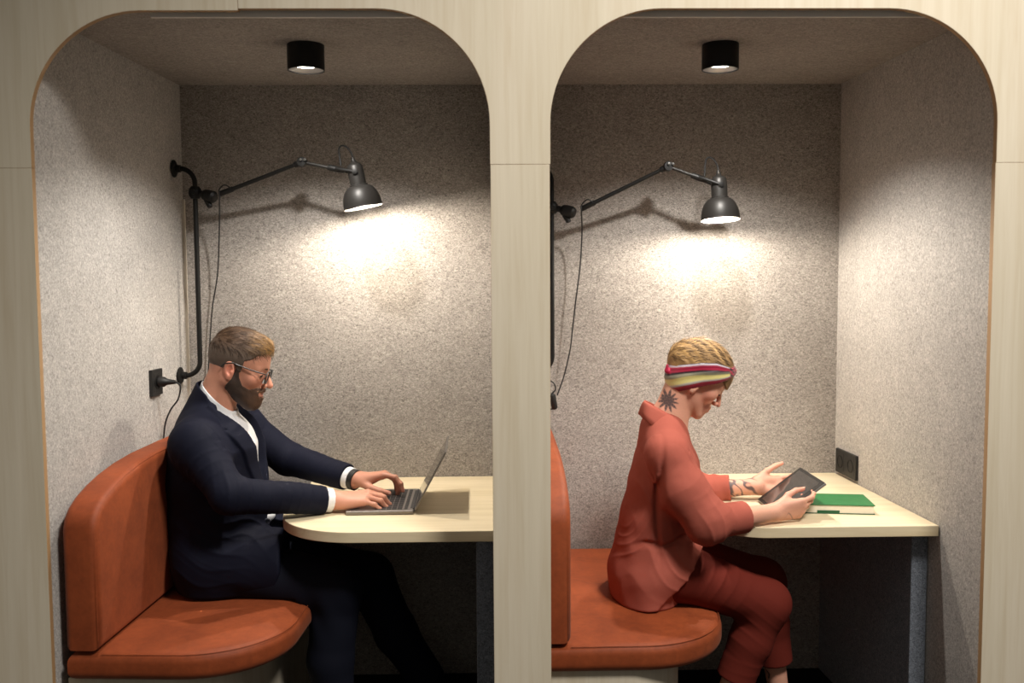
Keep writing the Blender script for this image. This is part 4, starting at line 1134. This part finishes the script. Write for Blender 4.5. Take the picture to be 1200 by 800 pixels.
    def hcol(v):
        l = hl(v); a, b = bandc(l); g = (.5+.5*grv(l)); g2 = .5+.5*np.sin(a*70+b*60+l[:, 1]*20)
        up = np.clip((b-.02)/.07, 0, 1)
        t = np.clip(.15+.5*g*g2+.45*up, 0, 1)[:, None]
        return lin(92, 62, 38)*(1-t)+lin(205, 164, 106)*t
    hob = sculpt('hair', Hs, H-.17, H+.17, .0022, M['hair'], T, org, hcol)
    def wdir(P, rg):
        return Fw-.45*Uw*np.clip(P@Fw/.06+.3, -.6, 1.2)[:, None]+np.outer(np.clip((-.02-P@Fw)/.05, 0, 1), -Uw*.5)+rg.normal(0, .12, (len(P), 3))
    def wcol(P, rg):
        u = rg.uniform(0, 1, (len(P), 1)); b = np.clip(((P@Uw)[:, None]-.03)/.07, 0, 1); k = np.clip(u*u*.7+b*.38*u, 0, 1)
        return lin(62, 43, 30)*(1-k)+lin(206, 166, 116)*k
    add_strands(hob, 3800, wdir, .030, .0011, wcol, 5, .16, lambda l, n: (l@Uw > .052)&((l@Fw > -.03)|(l@Uw > .075)), RH, H, s)
    # ---- striped silk headband with a twist at the brow
    def half(a): return np.interp(a, [-.12, -.06, .0, .05, .085, .105], [.050, .043, .039, .034, .023, .015])
    def mid(a): return np.interp(a, [-.12, -.06, .0, .05, .085, .105], [.004, .014, .021, .021, .018, .017])
    def bandf(l):
        a, b = bandc(l); t = (b-mid(a))/half(a)
        pleat = .0012*np.sin(t*9)+.0015*np.exp(-((t-.30)/.10)**2)*-1
        return np.maximum(np.maximum(hd_smooth(l)-.0135-pleat, (np.abs(t)-1)*half(a)*.9), -(hd_smooth(l)-.004))
    cr = Sdf(); cr.add(ell((-.010, 0, .036), (.098, .077, .086)), 0).add(ell((.024, 0, .030), (.065, .066, .066)), .03).add(ell((-.03, 0, -.03), (.06, .066, .05)), .03)
    def hd_smooth(l): return cr.ev(l)
    Bn = Sdf(); Bn.add(xf(bandf, H, RH, s), 0)
    def P_(a, b, y): l = Fw*a+Uw*b; return wl(l+V3(0, y, 0))
    Bn.add(cone(P_(.098, .020, -.02), P_(.118, .016, .004), .014, .012), .010).add(cone(P_(.100, .010, .018), P_(.118, .016, .0), .014, .012), .010)
    Bn.add(cone(P_(-.098, .030, -.028), P_(-.110, .038, -.030), .010, .006), .006).add(cone(P_(-.110, .036, -.030), P_(-.108, .056, -.034), .007, .003), .003).add(cone(P_(-.080, -.044, -.03), P_(-.04, -.040, -.058), .010, .006), .008)
    def bandcol(v):
        l = hl(v); a, b = bandc(l); t = (b-mid(a))/half(a)+.10*np.sin(a*28)*np.exp(-((b-.02)/.02)**2)
        stops = [(-1.2, (120, 22, 42)), (-.78, (122, 24, 44)), (-.74, (168, 40, 66)), (-.64, (150, 34, 58)), (-.60, (176, 168, 170)), (-.46, (196, 190, 170)), (-.42, (214, 202, 132)), (-.05, (212, 200, 126)), (.0, (150, 146, 118)), (.22, (112, 106, 92)),
                 (.27, (34, 26, 34)), (.36, (40, 28, 36)), (.40, (140, 22, 50)), (.50, (186, 44, 76)), (.62, (150, 24, 56)), (.78, (196, 60, 90)), (.82, (206, 190, 200)), (.93, (200, 188, 198)), (.97, (40, 34, 44)), (1.3, (36, 30, 40))]
        xs = [q[0] for q in stops]; cs = np.array([lin(*q[1]) for q in stops])
        c = np.stack([np.interp(t, xs, cs[:, i]) for i in range(3)], 1)
        kn = np.clip((a-.092)/.006, 0, 1)[:, None]; w = (.5+.5*np.sin(l[:, 1]*260+b*300))[:, None]
        c = c*(1-kn)+kn*(lin(176, 34, 66)*w+lin(52, 40, 46)*(1-w))
        bk = (np.clip((-.096-a)/.004, 0, 1)*np.clip((b-.024)/.004, 0, 1))[:, None]
        return c*(1-bk)+bk*lin(176, 34, 68)
    sculpt('headband', Bn, H-.17, H+.17, .0021, M['scarf'], T, org, bandcol)
    for q in (-1, 1):
        E = Sdf(); E.add(xf(cone((.0905, q*.016, .0195), (.074, q*.045, .0225), .0030, .0018), H, RH, s), 0)
        c = wl((.082, q*.03, .02)); sculpt('eyebrow', E, c-.035, c+.035, .0016, M['hair'], T, org, lambda v: np.tile(lin(104, 74, 50), (len(v), 1)))
        E = Sdf(); E.add(xf(cone((.0885, q*.022, -.0065), (.080, q*.046, -.0060), .0022, .0022), H, RH, s), 0).add(xf(cone((.080, q*.046, -.006), (.083, q*.050, -.006), .002, .001), H, RH, s), .001)
        sculpt('eyelashes', E, c-.05, c+.04, .0015, M['hair'], T, org, lambda v: np.tile(lin(36, 26, 22), (len(v), 1)))
    # ---- terracotta shirt
    S_ = Sdf(); S_.add(torso(0), 0)
    dN, dF = nrm(wN-eN), nrm(wF-eF)
    S_.add(cone(nb+V3(-.02, 0, -.03), sN+V3(-.002, 0, .006), .050, .044), .045); S_.add(cone(nb+V3(-.02, 0, -.03), sF+V3(-.002, 0, .006), .050, .044), .045); S_.add(ball(sN, .040), .05); S_.add(cone(sN, eN*.5+sN*.5+V3(-.012, 0, -.005), .047, .064), .05); S_.add(cone(eN*.5+sN*.5+V3(-.012, 0, -.005), eN+V3(-.002, 0, .002), .066, .067), .03)
    cN = eN+dN*.125
    S_.add(cone(eN, eN+dN*.062, .064, .046), .02)
    S_.add(ball(sF, .048), .05); S_.add(cone(sF, eF, .055, .056), .03)
    cF = wF-dF*.068
    S_.add(cone(eF, cF-dF*.05, .056, .050), .02)
    def cuff(c, d, r0, r1, ln):
        C = Sdf(); C.add(cone(c-d*ln, c, r0, r1), 0).cut(lambda P: np.maximum((P-c)@d, -((P-c)@d)-ln), .004).sub(cone(c-d*.025, c+d*.06, r1-.006, r1-.006), .003); return C.ev
    # hem: open shirt tail, dips on the near side
    TL = Sdf(); TL.add(loft([(at(752, 702, y0), .186, .098), (at(757, 668, y0), .186, .113)]), 0).add(cone(hipN+V3(-.01, 0, 0), hipN+V3(.20, 0, .005), .104, .100), .03).add(cone(hipF+V3(-.01, 0, 0), hipF+V3(.20, 0, .005), .104, .100), .03)
    h1, h2, h3, h4 = at(690, 730, .24), at(771, 716, .24), at(802, 684, .24), at(829, 640, .24)
    TL.cut(poly([(h1[0]-.1, h1[2]), (h1[0], h1[2]), (h2[0], h2[2]), (h3[0], h3[2]), (h4[0], h4[2]), (h4[0], h4[2]+.12), (h1[0]-.1, h4[2]+.12)]), .004)
    S_.add(TL.ev, .02)
    w1, w2, w3 = waves(21, 30, 6), waves(22, 62, 7), waves(23, 130, 6)
    mN = eN*.5+sN*.5
    r1, r2, r3, r4, r5 = ridged(41, 170, dN+V3(0, 0, .35)), ridged(42, 150, V3(.55, .1, -1)), ridged(43, 115, V3(.55, 0, 1), .9), ridged(44, 95, V3(-.45, .2, 1), .9), ridged(45, 130, V3(1, 0, .25))
    def folds(P):
        f = .0036*w1(P)+.0022*w2(P)+.0007*w3(P)
        f = f-.0090*r1(P)*near(eN+V3(.035, -.03, .0), .075)(P)-.0070*r2(P)*near(mN+V3(.03, -.03, -.01), .085)(P)
        f = f-.0050*r3(P)*near(at(795, 655, .26), .11)(P)-.0052*r4(P)*near(at(742, 650, .27), .12)(P)-.0045*r5(P)*near(at(755, 580, .27), .10)(P)
        f = f-.006*r2(P)*near(sF*.4+eF*.6, .09)(P)-.005*r1(P)*near(cF-dF*.06, .06)(P)
        f = f+.010*np.exp(-((P[..., 0]-at(771, 590, .25)[0]-.25*(P[..., 2]-.80)**2)/.008)**2)*(P[..., 1] < .33)*np.clip((1.02-P[..., 2])/.1, 0, 1)*np.clip((P[..., 2]-.62)/.08, 0, 1)
        zc = at(765, 641, .25)[2]+.10*(P[..., 0]-at(765, 641, .25)[0])+.006*np.sin(60*P[..., 0])
        f = f+.012*np.exp(-((P[..., 2]-zc)/.009)**2)*(P[..., 1] < .36)*np.clip((P[..., 0]-.40)/.06, 0, 1)
        return f
    S_.disp(folds)
    S_.add(cuff(cN, dN, .0480, .0462, .066), .003)
    S_.add(cuff(cF, dF, .046, .044, .052), .003)
    # vertical pleat under the shoulder, deep fold by the sleeve
    # neck opening and collar
    nd = nrm(wl((-.036, 0, -.022))-nb)
    S_.sub(cone(nb-nd*.02, nb+nd*.1, .053, .060), .005)
    S_.cut(lambda P: np.where((P[..., 0] < .62), .489-P[..., 2], -1.0), .01)
    # side slit of the tail at the thigh
    sl = at(790, 712, .25)
    shc = cloth_color(lin(163, 87, 73), .05, 5)
    sh = sculpt('terracotta_shirt', S_, (.27, .10, .46), (.96, .76, 1.20), .003, M['linen'], T, org, shc)
    mir = lambda q: V3(q[0], 2*y0-q[1], q[2])
    def strip_collar(name, top, mid_, low, th=.0022):
        rows = []
        for row in (top, mid_, low):
            near_ = [at(*q) for q in row]; rows.append(smooth_path([mir(q) for q in near_[:0:-1]]+near_, 8))
        n = len(rows[0]); bm = BM(); G_ = [[bm.verts.new(q) for q in r_] for r_ in rows]
        for a_, b_ in zip(G_, G_[1:]):
            for k in range(n-1): bm.faces.new((a_[k], a_[k+1], b_[k+1], b_[k]))
        me_pts = [v.co.copy() for v in bm.verts]
        o = finish(name, bm, M['linen'], sh, org, angle=80)
        sb = o.modifiers.new('sub', 'SUBSURF'); sb.levels = sb.render_levels = 1
        so = o.modifiers.new('thick', 'SOLIDIFY'); so.thickness = th*2; so.offset = 0
        ca = o.data.color_attributes.new('Col', 'FLOAT_COLOR', 'POINT'); cc_ = np.ones((len(me_pts), 4), np.float32); cc_[:, :3] = shc(np.array(me_pts)); ca.data.foreach_set('color', cc_.ravel())
    strip_collar('collar', [(757, 470.5, y0), (763, 474, y0-.042), (783, 485, y0-.058), (799, 498, y0-.036)],
                 [(753.5, 474, y0), (760, 480, y0-.052), (782, 494, y0-.072), (803, 506, y0-.050)],
                 [(751, 487, y0), (757, 493, y0-.062), (779, 507, y0-.088), (809, 519, y0-.062)])
    strip_collar('collar_stand', [(759.5, 473, y0), (766, 477, y0-.038), (784, 487, y0-.052), (799, 499, y0-.032)],
                 [(759, 482, y0), (766, 486, y0-.042), (784, 495, y0-.056), (799, 507, y0-.034)],
                 [(757, 494, y0), (764, 498, y0-.046), (782, 504, y0-.060), (800, 517, y0-.036)])
    # ---- cropped trousers
    Tr = Sdf(); Tr.add(cone(hipN+V3(.01, 0, -.005), hipF+V3(.01, 0, -.005), .080, .080), 0)
    for hp, kn, an in ((hipN, kN, aN), (hipF, kF, aF)):
        m = kn+(an-kn)*(.585 if kn is kN else .68)
        Tr.add(cone(hp+V3(.01, 0, 0), kn, .086, .069), .03); Tr.add(cone(kn+V3(-.002, 0, 0), kn*.5+m*.5, .069, .062), .03); Tr.add(cone(kn*.5+m*.5, m, .062, .058), .02)
        dd = nrm(an-kn); Tr.cut(lambda P, m=m, dd=dd: np.where(((P-m)**2).sum(-1) < .13**2, (P-m)@dd, -1.0), .003)
        Tr.sub(cone(m-dd*.012, m+dd*.1, .048, .052), .003)
    k1, k2, k3 = ridged(51, 190, V3(.6, 0, 1)), ridged(52, 170, V3(1, 0, -.4)), ridged(53, 150, V3(.3, 0, 1))
    Tr.disp(lambda P: .0018*w1(P)+.0010*w2(P)-.0065*k1(P)*(near(kN-V3(.05, .01, .05), .08)(P)+near(kF-V3(.05, 0, .05), .08)(P))-.0045*k2(P)*near(hipN+V3(.14, -.07, .0), .09)(P)-.003*k3(P)*near(kN-V3(.06, 0, .15), .08)(P))
    Tr.cut(lambda P: np.where((P[..., 0] < .585), .489-P[..., 2], -1.0), .008)
    sculpt('maroon_trousers', Tr, (.34, .20, .12), (1.02, .66, .74), .0034, M['linen'], T, org, cloth_color(lin(102, 38, 29), .05, 6))
    for an in (aN, aF):
        S2 = Sdf(); S2.add(cone(an+V3(-.03, 0, -.055), an+V3(.13, 0, -.06), .034, .026), 0).cut(lambda P: .002-P[..., 2], .003)
        sculpt('flat_shoe', S2, V3(an[0]-.12, an[1]-.07, -.01), V3(an[0]+.2, an[1]+.07, .12), .004, M['suit'], T, org, cloth_color(lin(22, 20, 20), .02))
    return T
build_man()
build_woman()
